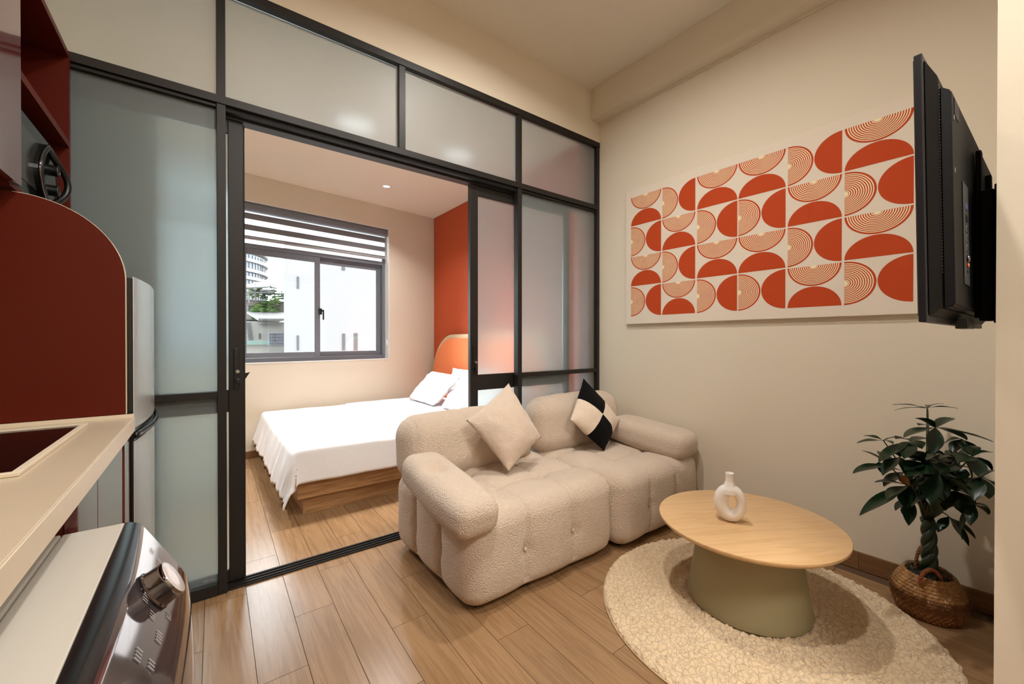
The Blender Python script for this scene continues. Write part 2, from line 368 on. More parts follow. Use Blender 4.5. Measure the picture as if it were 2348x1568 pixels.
# ------------------------------------------------------------------ glass partition (fixed frame)
pt = thing('window_1', (1, YP+.025, 0), 'black framed frosted glass partition between living room and bedroom', kind='structure')
Y0, Y1 = YP, YP+.05
A = (.050, .085); B_ = (.934, .973); Cc = (1.828, 1.865); D = (2.676, 2.711)
def bar(name, *a, bev=.0015): return BX(name, M_frame, pt, *a, bev=bev)
bar('mullion', A[0], A[1], Y0, Y1, .002, 2.838)
bar('mullion', B_[0], B_[1], Y0, Y1, 2.345, 2.838)
bar('mullion', Cc[0], Cc[1], Y0, Y1, .002, 2.838)
bar('mullion', D[0], D[1], Y0, Y1, .002, 2.838)
bar('head_rail', XL+.002, D[1], Y0-.004, Y1+.01, 2.840, 2.882)
bar('transom', XL+.002, D[0]-.001, Y0-.006, Y1, 2.306, 2.343)
for x0, x1 in ((XL+.002, A[0]-.001), (Cc[1]+.001, D[0]-.001)):
    bar('mid_rail', x0, x1, Y0-.002, Y1-.002, .926, .958)
    bar('bottom_rail', x0, x1, Y0-.002, Y1, .002, .055)
    bar('top_bead', x0, x1, Y0+.008, Y1-.006, 2.290, 2.305)
def pane(x0, x1, z0, z1, y=YP+.030, par=pt):     # sand-blasted on the living room side, smooth on the other
    bm = box(new(), x0, x1, y, y+.006, z0, z1); bmesh.ops.recalc_face_normals(bm, faces=bm.faces)
    for f in bm.faces: f.material_index = 0 if f.normal.y < -.5 else 1
    return obj('glass_pane', bm, [M_frost, M_gback], par)
for x0, x1 in ((XL+.002, A[0]), (A[1], B_[0]), (B_[1], Cc[0]), (Cc[1], D[0])):
    pane(x0+.0005, x1-.0005, 2.3435, 2.8395)
for x0, x1 in ((XL+.002, A[0]), (Cc[1], D[0])):
    pane(x0+.0005, x1-.0005, .9585, 2.3055); pane(x0+.0005, x1-.0005, .0555, .9255)
for x, z in ((Cc[0]-.004, 2.36), (Cc[0]-.004, 2.822), (D[0]-.004, 2.36), (D[0]-.004, 2.29), (D[0]-.07, 2.835), (D[0]-.004, 2.822)):
    bm = new(); bmesh.ops.create_uvsphere(bm, u_segments=8, v_segments=6, radius=.003); bmesh.ops.translate(bm, verts=bm.verts, vec=(x, Y0+.012, z)); obj('screw', bm, M_screw, pt, True)
# head and floor track of the sliding doors
tr = thing('trim_4', (.8, 2.44, 0), 'black sliding door track set into the floor and under the transom', kind='structure')
BX('floor_track', M_frame, tr, A[1]+.002, Cc[0]-.002, 2.372, 2.462, .001, .008)
for y in (2.385, 2.412, 2.438): BX('track_rib', M_frame, tr, A[1]+.002, Cc[0]-.002, y, y+.004, .0085, .0145)
BX('head_track', M_frame, tr, XL+.01, 2.60, 2.412, 2.475, 2.272, 2.306)
BX('head_track', M_rubber, tr, A[1]+.002, Cc[0]-.002, 2.375, 2.411, 2.285, 2.305)

# ------------------------------------------------------------------ sliding doors
def sliding(name, x0, x1, label, keyside):
    d = thing(name, ((x0+x1)/2, 2.44, .015), label, kind='structure')
    ya, yb = 2.425, 2.457; sw = .062; f = M_frame
    for s0, s1 in ((x0, x0+sw), (x1-sw, x1)): BX('stile', f, d, s0, s1, ya, yb, .016, 2.268, bev=.002)
    for z0, z1, n in ((.016, .075, 'bottom_rail'), (.848, .956, 'mid_rail'), (2.203, 2.268, 'top_rail')): BX(n, f, d, x0+sw+.0005, x1-sw-.0005, ya+.002, yb-.002, z0, z1, bev=.002)
    pane(x0+sw+.0005, x1-sw-.0005, .0755, .8475, 2.438, d); pane(x0+sw+.0005, x1-sw-.0005, .9565, 2.2025, 2.438, d)
    xk = x0+sw*.5 if keyside < 0 else x1-sw*.5
    h = BX('lock_plate', M_black, d, xk-.011, xk+.011, ya-.007, ya-.0005, .96, 1.16, bev=.002)
    bm = disc(new(), (xk+.004, ya-.022, 1.045), .008, .014, 1, 16); obj('key_cylinder', bm, M_steel, h, True, auto=40)
    BX('thumb_turn', M_black, h, xk-.004, xk+.016, ya-.024, ya-.0075, .985, 1.01, bev=.003)
    return d
sliding('door_1', 1.464, 2.40, 'frosted sliding door parked on the right behind the sofa', -1)
dl = sliding('door_2', -.78, .158, 'frosted sliding door parked on the left beside the fridge', 1)
BX('rubber_seal', M_rubber, dl, .1585, .164, 2.430, 2.452, .02, 2.262)
obj('catch', prism(new(), [(0, 0), (.02, .004), (0, -.03)], 2.432, 2.450, lambda u, v, a: (.1645+u, a, 1.035+v)), M_black, dl)

# ------------------------------------------------------------------ bedroom window
wn = thing('window_2', MB @ Vector((.69, .12, Z0)), 'grey aluminium sliding window of the bedroom', kind='structure')
W0, W1 = .095, .185
def wp(name, m, u0, u1, w0, w1, z0, z1, par=wn, bev=.002): return obj(name, wbox(new(), u0, u1, w0, w1, z0, z1, bev), m, par)
wp('outer_frame', M_winfr, U0+.005, U0+.045, W0, W1, Z0+.007, Z1-.005); wp('outer_frame', M_winfr, U1-.042, U1-.005, W0, W1, Z0+.007, Z1-.005)
wp('outer_frame', M_winfr, U0+.046, U1-.043, W0, W1, Z0+.007, Z0+.050); wp('outer_frame', M_winfr, U0+.046, U1-.043, W0, W1, Z1-.045, Z1-.005)
wp('outer_frame', M_winfr, U0+.046, U1-.043, W0, W1, 2.150, 2.195)
def sash(u0, u1, w):
    s = thing('sash', MB @ Vector(((u0+u1)/2, w, Z0+.05))); s.parent = wn; s.location = WL[s.name]-wl(wn)
    t = .062
    for a in ((u0, u0+t, w, w+.03, Z0+.052, 2.148), (u1-t, u1, w, w+.03, Z0+.052, 2.148), (u0+t+.0005, u1-t-.0005, w, w+.03, Z0+.052, Z0+.105), (u0+t+.0005, u1-t-.0005, w, w+.03, 2.085, 2.148)):
        wp('sash_bar', M_winfr, *a, par=s)
    wp('sash_glass', M_clear, u0+t+.0005, u1-t-.0005, w+.012, w+.018, Z0+.1055, 2.0845, par=s, bev=0)
    return s
s1 = sash(-.060, .728, .100); s2 = sash(.668, U1-.044, .140); s3 = sash(U0+.047, .001, .140)
wp('upper_glass', M_clear, U0+.047, U1-.044, .135, .141, 2.196, Z1-.046, bev=0)
h = wp('handle', M_black, .712, .742, .078, .099, 1.49, 1.56, par=wn); wp('lever', M_black, .748, .762, .070, .088, 1.43, 1.545, par=h); wp('lever_neck', M_black, .7425, .7475, .072, .086, 1.525, 1.545, par=h)
# zebra roller blind
bl = thing('roller_blind', MB @ Vector((.69, .06, 2.2)), 'grey and white striped zebra roller blind half down over the bedroom window', 'blind')
def cyl_u(name, m, u0, u1, w, z, r, par, n=16, ez=1):
    poly = [(r*cos(2*pi*i/n), r*ez*sin(2*pi*i/n)) for i in range(n)]
    return obj(name, prism(new(), poly, u0, u1, lambda a, b, c: MB @ Vector((c, w+a, z+b))), m, par, True, auto=40)
cas = obj('cassette', prism(new(), [(-.035, -.04), (-.043, -.02), (-.043, .02), (-.03, .042), (.03, .042), (.03, -.04)], U0+.006, U1-.02, lambda a, b, c: MB @ Vector((c, .048+a, 2.552+b))), M_winfr, bl)
wp('end_cap', mat('blind_end_cap', (150, 150, 152), .5), U1-.0195, U1-.008, .006, .080, 2.510, 2.592, par=bl)
zz = 2.508; tbl = [(.016, 1), (.062, 0), (.055, 1), (.058, 0), (.055, 1), (.012, 0)]
for hgt, sh in tbl:
    wp('sheer_band' if sh else 'dark_band', M_sheer if sh else M_blind_dark, U0+.012, U1-.028, .046, .0475, zz-hgt, zz-.0003, par=bl, bev=0); zz -= hgt
cyl_u('bottom_bar', mat('blind_bottom_bar', (150, 146, 146), .5), U0+.012, U1-.026, .047, zz-.014, .011, bl, ez=1.25)
wp('bottom_bar_cap', M_white, U1-.0255, U1-.022, .036, .058, zz-.028, zz, par=bl)
tag(wp('chain_holder', M_white, U1-.018, U1-.006, .03, .05, 1.14, 1.20, par=None), 'small white cord holder on the window reveal', 'holder')

# portal so that daylight is sampled through the real opening
pd = bpy.data.lights.new('window_portal', 'AREA'); pd.shape = 'RECTANGLE'; pd.size = 2.34; pd.size_y = 1.64; pd.cycles.is_portal = True
po = bpy.data.objects.new('window_portal', pd); COL.objects.link(po)
po.matrix_world = MB @ Matrix.Translation((.355, .22, 1.78)) @ Matrix.Rotation(-pi/2, 4, 'X')

# ------------------------------------------------------------------ ceiling lights and added fill lamps
def downlight(x, y, z, label, power, r=.045, spread=2.4, col=(1, .80, .58)):
    d = thing('downlight', (x, y, z), label, 'ceiling light', 'recessed downlights')
    obj('rim', lathe(new(), [(r*.8, -.0005), (r*.82, -.006), (r*1.1, -.005), (r*1.2, -.0005)], 32, (x, y, z)), M_white, d, True)
    obj('diffuser', disc(new(), (x, y, z-.0030), r*.78, .0015, 2, 32), emis('lamp_diffuser', col, 1.0 if power else .3), d)
    if power:
        L = bpy.data.lights.new('lamp_light', 'AREA'); L.shape = 'DISK'; L.size = r*2; L.energy = power; L.color = col; L.spread = spread
        o = bpy.data.objects.new('lamp_light', L); COL.objects.link(o); o.parent = d; o.location = (0, 0, -.012)
    return d
LC, LB = (1, .955, .89), (1, .99, .97)
downlight(1.35, 1.35, ZC, 'living room downlight nearest the glass partition', 24, .05, 2.8, LC)
downlight(.55, .55, ZC, 'living room downlight above the kitchen side of the rug', 24, .05, 2.8, LC)
downlight(1.595, 4.40, ZB, 'white round downlight in the bedroom ceiling near the window', 12, .045, 2.1, LB)
downlight(1.85, 3.66, ZB, 'added unseen fill lamp over the middle of the bed', 26, .17, 1.2, LB)  # out of view, added so the white bed bounces light to the ceiling
downlight(.95, 3.62, ZB, 'added unseen fill lamp over the foot of the bed', 9, .17, 1.2, LB)  # out of view, added to brighten the foot end of the bedroom
downlight(-.55, 3.95, ZB, 'added unseen fill lamp on the wardrobe side of the bedroom', 27, .045, 2.1, LB)  # out of view, added to lift the left floor and bedroom walls
pnl = thing('fill_light_panel', (.75, -1.25, ZC), 'added fill light panel on the ceiling behind the camera', 'ceiling light')  # invented source out of view, added as soft neutral fill for the living room
BX('housing', M_white, pnl, .15, 1.35, -1.55, -.95, ZC-.03, ZC-.0005)
BX('diffuser', emis('fill_panel_diffuser', LC, 2.0), pnl, .17, 1.33, -1.53, -.97, ZC-.032, ZC-.0305)
L = bpy.data.lights.new('fill_panel_lamp', 'AREA'); L.shape = 'RECTANGLE'; L.size = 1.15; L.size_y = .55; L.energy = 75; L.color = (1, .965, .91)
o = bpy.data.objects.new('fill_panel_lamp', L); COL.objects.link(o); o.parent = pnl; o.location = (0, 0, -.04)

# ------------------------------------------------------------------ bed
TOPZ = .455; BX0, BY0, BY1, BX1 = .50, 3.06, 4.84, 2.46
bed = thing('bed', (1.5, 3.95, 0), 'low double bed with walnut platform against the terracotta wall', 'bed')
bs = BX('plinth', M_bedwood, bed, .56, 2.44, 3.115, 4.78, .001, .118)
BX('plinth_end', M_bedend, bs, .540, .5595, 3.110, 4.785, .001, .118)
BX('plinth_rail', M_bedwood, bs, .5605, 2.44, 3.104, 3.1145, .001, .018); BX('plinth_rail', M_bedwood, bs, .5605, 2.44, 3.104, 3.1145, .100, .118)
BX('platform', M_bedwood, bed, .50, 2.45, 3.075, 4.82, .119, .235, bev=.002)
BX('mattress', M_linen, bed, .52, 2.45, 3.09, 4.80, .236, .440, bev=.03, smooth=True, auto=60)
# headboard, upholstered arch with a wooden rim
def arch(yo, zo, inset):
    yc0, yc1 = 5.13-inset, 3.02+inset; zt = zo; r1, r2 = .58-inset*.6, .66-inset*.6; pts = []
    for i in range(0, 15):
        a = pi/2*i/14; pts.append((yc0-r1+r1*cos(a), zt-r2+r2*sin(a)))
    for i in range(0, 15):
        a = pi/2+pi/2*i/14; pts.append((yc1+r1+r1*cos(a), zt-r2+r2*sin(a)))
    return [(pts[0][0], .12)]+pts+[(pts[-1][0], .12)]
hb = obj('headboard', prism(new(), arch(0, 1.268, 0), XO-.062, XO-.012, lambda u, v, a: (a, u, v)), M_hbwood, bed, True, auto=30)
bm = prism(new(), arch(0, 1.218, .05), XO-.085, XO-.063, lambda u, v, a: (a, u, v))
bmesh.ops.bevel(bm, geom=[e for e in bm.edges if all(abs(v.co.x-(XO-.085)) < 1e-4 for v in e.verts)], offset=.012, segments=3, affect='EDGES')
obj('headboard_pad', bm, M_hbfab, hb, True, auto=40)

# duvet: a sheet laid over the mattress, falling over the foot and the near side
def duvet():
    bm = new(); NX, NY = 150, 130; g = {}
    dropx, dropyn, dropyf = .30, .245, .20
    R = .035
    for i in range(NX+1):
        for j in range(NY+1):
            s = -dropx+(BX1-.02-BX0+dropx)*i/NX          # arclength from foot edge
            t = -dropyn+(BY1-BY0+dropyn+dropyf)*j/NY
            # longer on the foot side hem near corner
            ox = max(0, -s); oy = max(0, -t); of = max(0, t-(BY1-BY0))
            L = sqrt(ox*ox+oy*oy) if not of else sqrt(ox*ox+of*of)
            x = BX0+max(s, 0); yv = BY0+min(max(t, 0), BY1-BY0)
            z = TOPZ+.008
            # gentle puff on top
            e = min(max(s, 0), .4)/.4; z += .006*noise.noise(Vector((s*2.3, t*2.3, 0)))+.004*noise.noise(Vector((s*7, t*7, 3)))
            if L > 1e-6:
                dx, dy = -ox/L, (-oy/L if not of else of/L)
                if L < R*1.57: a = L/R; out = R*sin(a); dn = R*(1-cos(a))
                else: out = R+(L-R*1.57)*.10; dn = R+(L-R*1.57)*.99
                fl = 0
                q = t*1.0 if ox > max(oy, of) else s
                amp = min(1, dn/.15)
                if ox > 0 and ox >= oy*.6:
                    w1 = .9*noise.noise(Vector((t*9, dn*1.5, 5)))+.7*noise.noise(Vector((t*24+dn*2, dn*2, 8)))
                    gat = exp(-(t/.8)**2); w1 += (.12*sin(t*75+9*noise.noise(Vector((t*4, 2, 0))))+.8*noise.noise(Vector((t*16, dn*1.2, 11)))+.18*noise.noise(Vector((t*48, dn*2.5, 17))))*gat
                    fl = amp*.020*w1
                    out += .16*max(0, dn-.02)         # flares outward at the foot
                    corner = exp(-((t+.0)/.25)**2); dn += .0*corner
                    fl += .004*amp*noise.noise(Vector((t*60, dn*6, 9)))
                    dn *= 1+.05*amp*noise.noise(Vector((t*5, 0, 4)))
                elif oy > 0:
                    fl = amp*.006*noise.noise(Vector((s*5, dn*4, 2)))
                    out *= .6
                out += fl
                x += dx*out; yv += dy*out; z -= dn
                
            z = max(z, .035+.01*noise.noise(Vector((s*9, t*9, 0))))
            g[i, j] = bm.verts.new((x, yv, z))
    for i in range(NX):
        for j in range(NY): bm.faces.new((g[i, j], g[i+1, j], g[i+1, j+1], g[i, j+1]))
    return bm
dv = obj('duvet', duvet(), M_linen, None, True, recalc=True); tag(dv, 'white duvet spread over the bed and hanging at its foot', 'duvet')
md = dv.modifiers.new('thick', 'SOLIDIFY'); md.thickness = .008; md.offset = 1
# folded-back upper sheet with its hem
bm = new(); g = {}
for i in range(40):
    for j in range(60):
        s = i/39; t = j/59; x = 1.27+.05*(t-.5)*0+s*.78; y = BY0-.02+(BY1-BY0+.02)*t
        z = TOPZ+.022+.004*noise.noise(Vector((x*5, y*5, 7)))+(-.012 if i == 0 else 0)
        x += .012*noise.noise(Vector((y*4, 0, 0)))
        if y < BY0+.03: z -= (BY0+.03-y)*.5
        g[i, j] = bm.verts.new((x, y, z))
for i in range(39):
    for j in range(59): bm.faces.new((g[i, j], g[i+1, j], g[i+1, j+1], g[i, j+1]))
fs = obj('folded_sheet', bm, M_linen, dv, True); md = fs.modifiers.new('thick', 'SOLIDIFY'); md.thickness = .012; md.offset = 0

def pillow_bm(c, thick, n=36, pinch=.06, power=2.4, wr=.004, seed=0, sag=0, mats=None, flatb=0):
    """c: four world corners in order; returns a stuffed cushion"""
    P = [Vector(q) for q in c]; nm = (P[2]-P[0]).cross(P[3]-P[1]).normalized(); ctr = sum(P, Vector())/4
    bm = new(); G = {}
    for side in (1, -1):
        for i in range(n+1):
            for j in range(n+1):
                u = 2*i/n-1; v = 2*j/n-1
                if side == -1 and (i in (0, n) or j in (0, n)): G[side, i, j] = G[1, i, j]; continue
                pu = u*(1-pinch*(1-v*v)); pv = v*(1-pinch*(1-u*u))
                a, b = (pu+1)/2, (pv+1)/2
                p = P[0]*(1-a)*(1-b)+P[1]*a*(1-b)+P[2]*a*b+P[3]*(1-a)*b
                h = max(0, (1-abs(u)**power))*max(0, (1-abs(v)**power)); h = h**.62
                hh = thick/2*h+wr*noise.noise(Vector((u*3+seed, v*3, side)))*min(1, h*3)
                hh += -.35*wr*abs(noise.noise(Vector((u*6+seed, v*6, side+4))))*(1-h)*3
                G[side, i, j] = bm.verts.new(p+nm*(side*hh))
    for side in (1, -1):
        for i in range(n):
            for j in range(n):
                q = [G[side, i, j], G[side, i+1, j], G[side, i+1, j+1], G[side, i, j+1]]
                f = bm.faces.new(q if side == 1 else q[::-1])
                if mats: f.material_index = mats((i+.5)/n, (j+.5)/n, side)
    return bm
tag(obj('bed_pillow', pillow_bm([(1.95, 4.66, .500), (1.95, 3.98, .500), (2.29, 3.98, .80), (2.29, 4.72, .81)], .17, 30, .03, 2.6, .025, 3), M_linen, None, True), 'white pillow on the bed nearest the window wall', 'pillow', 'white bed pillows')
tag(obj('bed_pillow', pillow_bm([(1.97, 3.86, .500), (1.98, 3.18, .500), (2.33, 3.20, .80), (2.33, 3.94, .80)], .17, 30, .03, 2.6, .025, 9), M_linen, None, True), 'white pillow on the bed partly hidden by the sliding door', 'pillow', 'white bed pillows')
tag(obj('bed_pillow', pillow_bm([(2.33, 4.40, .495), (2.33, 3.72, .495), (2.415, 3.72, .86), (2.415, 4.42, .86)], .09, 24, .03, 2.6, .02, 5), M_linen, None, True), 'white pillow standing behind the front ones against the headboard', 'pillow', 'white bed pillows')

# wardrobe that darkens the left pane
wd = thing('wardrobe', (-.65, 2.9, 0), 'tall dull olive wardrobe showing as a dark shape through the left frosted pane', 'wardrobe')
BX('carcass', M_ward, wd, -1.19, -.185, 2.50, 3.10, .001, 2.26)
BX('side_panel', M_ward, wd, -.184, -.166, 2.495, 3.10, .001, 2.275)

# ------------------------------------------------------------------ sofa
def puffy(hx, hy, hz, r, step, disp, M):
    def ax(h):
        n = max(2, int(2*h/step)); return np.linspace(-h, h, n+1)
    X, Y, Z = ax(hx), ax(hy), ax(hz); bm = new(); vd = {}
    H = np.array([hx, hy, hz])
    def V(p):
        k = (round(p[0], 6), round(p[1], 6), round(p[2], 6))
        if k in vd: return vd[k]
        p = np.array(p); inner = np.clip(p, -(H-r), H-r); d = p-inner; L = np.linalg.norm(d); n = d/L
        q = inner+n*r; q = q+n*disp(q, n)
        vd[k] = bm.verts.new(M @ Vector(q)); return vd[k]
    for s in (-1, 1):
        for A, B, f in ((X, Y, lambda a, b: (a, b, s*hz)), (X, Z, lambda a, b: (a, s*hy, b)), (Y, Z, lambda a, b: (s*hx, a, b))):
            for i in range(len(A)-1):
                for j in range(len(B)-1):
                    bm.faces.new((V(f(A[i], B[j])), V(f(A[i+1], B[j])), V(f(A[i+1], B[j+1])), V(f(A[i], B[j+1]))))
    return bm
def G(x, w): return exp(-(x/w)**2)
def base_disp(hx, hy, hz, seed):
    cx = (-hx/3, hx/3); cy = (-hy/3, hy/3)
    def f(q, n):
        top = max(0, n[2]); fr = abs(n[1]); sd = abs(n[0]); d = 0
        gx = max(G(q[0]-c, .020) for c in cx); gy = max(G(q[1]-c, .020) for c in cy)
        gx = gx*.7+.6*max(G(q[0]-c, .007) for c in cx); gy = gy*.7+.6*max(G(q[1]-c, .007) for c in cy)
        # creases run down the front and sides, and cross the seat in a grid
        if n[2] > -.3:
            d -= .015*gx*(1-sd**2)*min(1, top*.6+fr); d -= .015*gy*(1-fr**2)*min(1, top*.6+sd)
        px = abs(cos(pi*1.5*(q[0]/hx))) if True else 0
        wx = 1-min(abs(q[0]-c) for c in (-hx, -hx/3, hx/3, hx))/(hx/3); wx = 1-wx*wx
        wy = 1-min(abs(q[1]-c) for c in (-hy, -hy/3, hy/3, hy))/(hy/3); wy = 1-wy*wy
        wz = 1-(q[2]/hz)**2
        d += .014*top*wx*wy+.016*fr*wx*(.4+.6*wz)+.016*sd*wy*(.4+.6*wz)
        for a in cx:
            for b in cy: d -= .022*top*G(sqrt((q[0]-a)**2+(q[1]-b)**2), .036)
        for a in cx: d -= .012*fr*G(sqrt((q[0]-a)**2+(q[2]+.01)**2), .03)
        for b in cy: d -= .012*sd*G(sqrt((q[1]-b)**2+(q[2]+.01)**2), .03)
        d += .004*noise.noise(Vector((q[0]*7+seed, q[1]*7, q[2]*7)))
        if q[2] < -hz*.35: d -= .012*((-q[2]-hz*.35)/(hz*.65))**2*(fr+sd)
        return d
    return f
sofa = thing('sofa', (1.78, 1.92, 0), 'cream boucle tufted two seat modular sofa in front of the glass partition', 'sofa')
def seat(x0, x1, y0, y1, z1, seed):
    hx, hy, hz = (x1-x0)/2, (y1-y0)/2, (z1-.010)/2; cx, cy, cz = (x0+x1)/2, (y0+y1)/2, .010+hz
    s = obj('seat_module', puffy(hx, hy, hz, .080, .011, base_disp(hx, hy, hz, seed), Matrix.Translation((cx, cy, cz))), M_bouc, sofa, True)
    BX('underside', M_black, s, x0+.07, x1-.07, y0+.07, y1-.07, .001, .03)
    # buttons
    for a, b, c, ax in ((cx+hx/3, y0+.006-.004, cz-.01, 1), (cx-hx/3, y0+.002, cz-.01, 1)):
        bm = new(); bmesh.ops.create_uvsphere(bm, u_segments=14, v_segments=8, radius=.010); bmesh.ops.scale(bm, vec=(1, .5, 1), verts=bm.verts); bmesh.ops.translate(bm, verts=bm.verts, vec=(a, b+.012, c)); obj('button', bm, M_bouc, s, True)
    # piping seams at the front corners
    for sx, off in ((x0+.088, 0), (x0+.030, .03), (x1-.088, 0)):
        pts = []
        for i in range(14):
            z = .06+.28*i/13
            zz_ = (z-cz)/hz
            q = Vector((sx-cx, -hy, z-cz)); d_ = max(0, abs(q.x)-(hx-.08))
            yy = y0+.08-sqrt(max(.0001, .08**2-d_**2))
            pts.append((sx, yy-.003+.012*(max(0, -zz_-.35)/.65)**2, z))
        obj('seam', tube(new(), pts, .0022, 6), M_seam, s, True)
    return s
seat(.895, 1.845, 1.492, 2.325, .432, 1); seat(1.860, 2.685, 1.455, 2.325, .428, 5)
def roll_disp(hx, hy, hz, creases, seed, axis=0, btn=None):
    def f(q, n):
        d = .006*noise.noise(Vector((q[0]*5+seed, q[1]*5, q[2]*5)))
        a = q[axis]; h = (hx, hy, hz)[axis]
        for c in creases: d -= .012*G(a-c, .02)*(1-abs(n[axis]))
        bul = 1-(a/h)**2; d += .012*bul
        if btn:
            for b in btn: d -= b[3]*G(sqrt((q[0]-b[0])**2+(q[1]-b[1])**2+(q[2]-b[2])**2), b[4])
        # double seam on the ends
        for c in (h*.86,): d -= .0035*(G(abs(a)-c, .006))
        return d
    return f
def back(x0, x1, y0, y1, z0, z1, seed, lean):
    hx, hy, hz = (x1-x0)/2, (y1-y0)/2, (z1-z0)/2
    M = Matrix.Translation(((x0+x1)/2, (y0+y1)/2, (z0+z1)/2)) @ Matrix.Rotation(lean, 4, 'X')
    return obj('back_cushion', puffy(hx, hy, hz, min(hy, hz)*.92, .016, roll_disp(hx, hy, hz, (-hx*.12,), seed, 0), M), M_bouc, sofa, True)
back(.865, 1.775, 2.075, 2.345, .395, .765, 2, radians(-5)); back(1.815, 2.66, 2.065, 2.345, .40, .79, 8, radians(-5))
def arm(x0, x1, y0, y1, z0, z1, pitch, seed, yaw=0):
    hx, hy, hz = (x1-x0)/2, (y1-y0)/2, (z1-z0)/2
    M = Matrix.Translation(((x0+x1)/2, (y0+y1)/2, (z0+z1)/2)) @ Matrix.Rotation(yaw, 4, 'Z') @ Matrix.Rotation(pitch, 4, 'X')
    return obj('armrest', puffy(hx, hy, hz, hz*.78, .012, roll_disp(hx, hy, hz, (), seed, 1, [(-hx*.1, hy*.25, hz, .045, .05)]), M), M_bouc, sofa, True)
arm(.812, 1.028, 1.425, 2.07, .405, .565, radians(8), 4); arm(2.43, 2.685, 1.44, 2.08, .43, .60, radians(4), 6)

# scatter cushions (stand on the seat, so they are things)
c1 = obj('scatter_cushion', pillow_bm([(1.493, 2.02, .935), (1.175, 1.99, .748), (1.345, 1.82,   .470), (1.63, 1.87, .612)], .17, 44, .05, 2.2, .006, 1), M_cush, None, True)
tag(c1, 'plain beige teddy cushion standing on its corner on the left half of the sofa', 'cushion', 'cushions on the sofa')
c2 = obj('scatter_cushion', pillow_bm([(2.185, 2.05, .925), (1.955, 1.955, .665), (2.185, 1.86, .44), (2.44, 1.93, .612)], .16, 44, .03, 2.2, .006, 2, mats=lambda u, v, s: 0 if (u < .5) == (v < .5) else 1), [M_cb, M_cw], None, True)
tag(c2, 'black and cream chequered teddy cushion leaning on the right half of the sofa', 'cushion', 'cushions on the sofa')

# ------------------------------------------------------------------ rug
rc = (1.935, .80); RR = .645
rug = thing('rug', (rc[0], rc[1], 0), 'round cream shaggy rug under the coffee table', 'rug')
obj('backing', lathe(new(), [(RR-.006, .0005), (RR+.004, .002), (RR+.004, .006), (RR-.01, .008)], 96, (rc[0], rc[1], 0)), mat('rug_backing', (206, 176, 140), .9), rug, True)
bm = new(); rings = []; NR, NA = 150, 640
def ph(x, y, rim):
    p = Vector((x*34, y*34, 0)); w_ = Vector((noise.noise(p*.35), noise.noise(p*.35+Vector((9, 3, 1))), 0))*1.3
    d = noise.voronoi(p+w_)[0]; e = min(1, (d[1]-d[0])*1.7)
    return .006+.024*rim*(.60*e**.55+.25+.30*noise.noise(p*.22)+.16*noise.noise(p*2.6))
for a in range(NR+1):
    r = RR*(1-(1-a/NR)**1.15) if a else 0
    rg = []
    for k in range(NA if a else 1):
        an = 2*pi*k/NA; rim = min(1, ((1-a/NR)/.035)**.5) if a < NR else 0
        rr = r+(.009*noise.noise(Vector((cos(an)*22, sin(an)*22, 2)))+.004*noise.noise(Vector((cos(an)*70, sin(an)*70, 2))))*(a/NR)**8
        x, y = rc[0]+rr*cos(an), rc[1]+rr*sin(an)
        rg.append(bm.verts.new((x, y, ph(x, y, rim))))
    rings.append(rg)
for a in range(NR):
    A_, B2 = rings[a], rings[a+1]
    for k in range(NA):
        k2 = (k+1) % NA
        if a == 0: bm.faces.new((A_[0], B2[k], B2[k2]))
        else: bm.faces.new((A_[k], B2[k], B2[k2], A_[k2]))
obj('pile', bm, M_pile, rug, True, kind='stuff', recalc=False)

# ------------------------------------------------------------------ coffee table
tc_ = (1.967, .845)
tb = thing('coffee_table', (tc_[0], tc_[1], .02), 'round coffee table with light oak top and khaki drum base', 'table')
ZT = .383
obj('tabletop', lathe(new(), [(.0, ZT-.024), (.345, ZT-.024), (.362, ZT-.021), (.3715, ZT-.012), (.3735, ZT-.006), (.372, ZT-.001), (.369, ZT), (0, ZT)], 128, (tc_[0], tc_[1], 0)), M_ttop, tb, True, auto=50)
prof = [(.248, .024), (.250, .030)]+[(.250-.052*((i/12)**.85), .03+(ZT-.056)*i/12) for i in range(1, 13)]
obj('base', lathe(new(), prof, 96, (tc_[0]+.005, tc_[1], 0)), M_tbase, tb, True, auto=50)
# vase
vx, vy = 1.895, .880
bm = new(); ang = radians(-69)
dxv, dyv = cos(ang), sin(ang)
pts = []; rad = []
for i in range(48):
    a = 2*pi*i/48; h = .041*cos(a); v = .084+.058*sin(a)
    pts.append((vx+dxv*h, vy+dyv*h, ZT+v+.001)); rad.append(.0250+.005*(-cos(a))+.002*max(0, -sin(a)))
tube(bm, pts, rad, 20, closed=True)
lathe(bm, [(0, .120), (.034, .125), (.032, .145), (.0235, .163), (.0180, .180), (.0165, .200), (.0180, .218), (.0145, .2185), (.0135, .21), (0, .200)], 32, (vx-dxv*.006, vy-dyv*.006, ZT))
vs = obj('vase', bm, M_ceram, None, True); tag(vs, 'small white ceramic doughnut shaped vase with a narrow neck on the coffee table', 'vase')
vs.location.z -= min((vs.matrix_basis @ v.co).z for v in vs.data.vertices)-ZT-.0005
md = vs.modifiers.new('join', 'REMESH'); md.mode = 'VOXEL'; md.voxel_size = .0018; md.use_smooth_shade = True
md = vs.modifiers.new('soft', 'SMOOTH'); md.iterations = 6; md.factor = .6

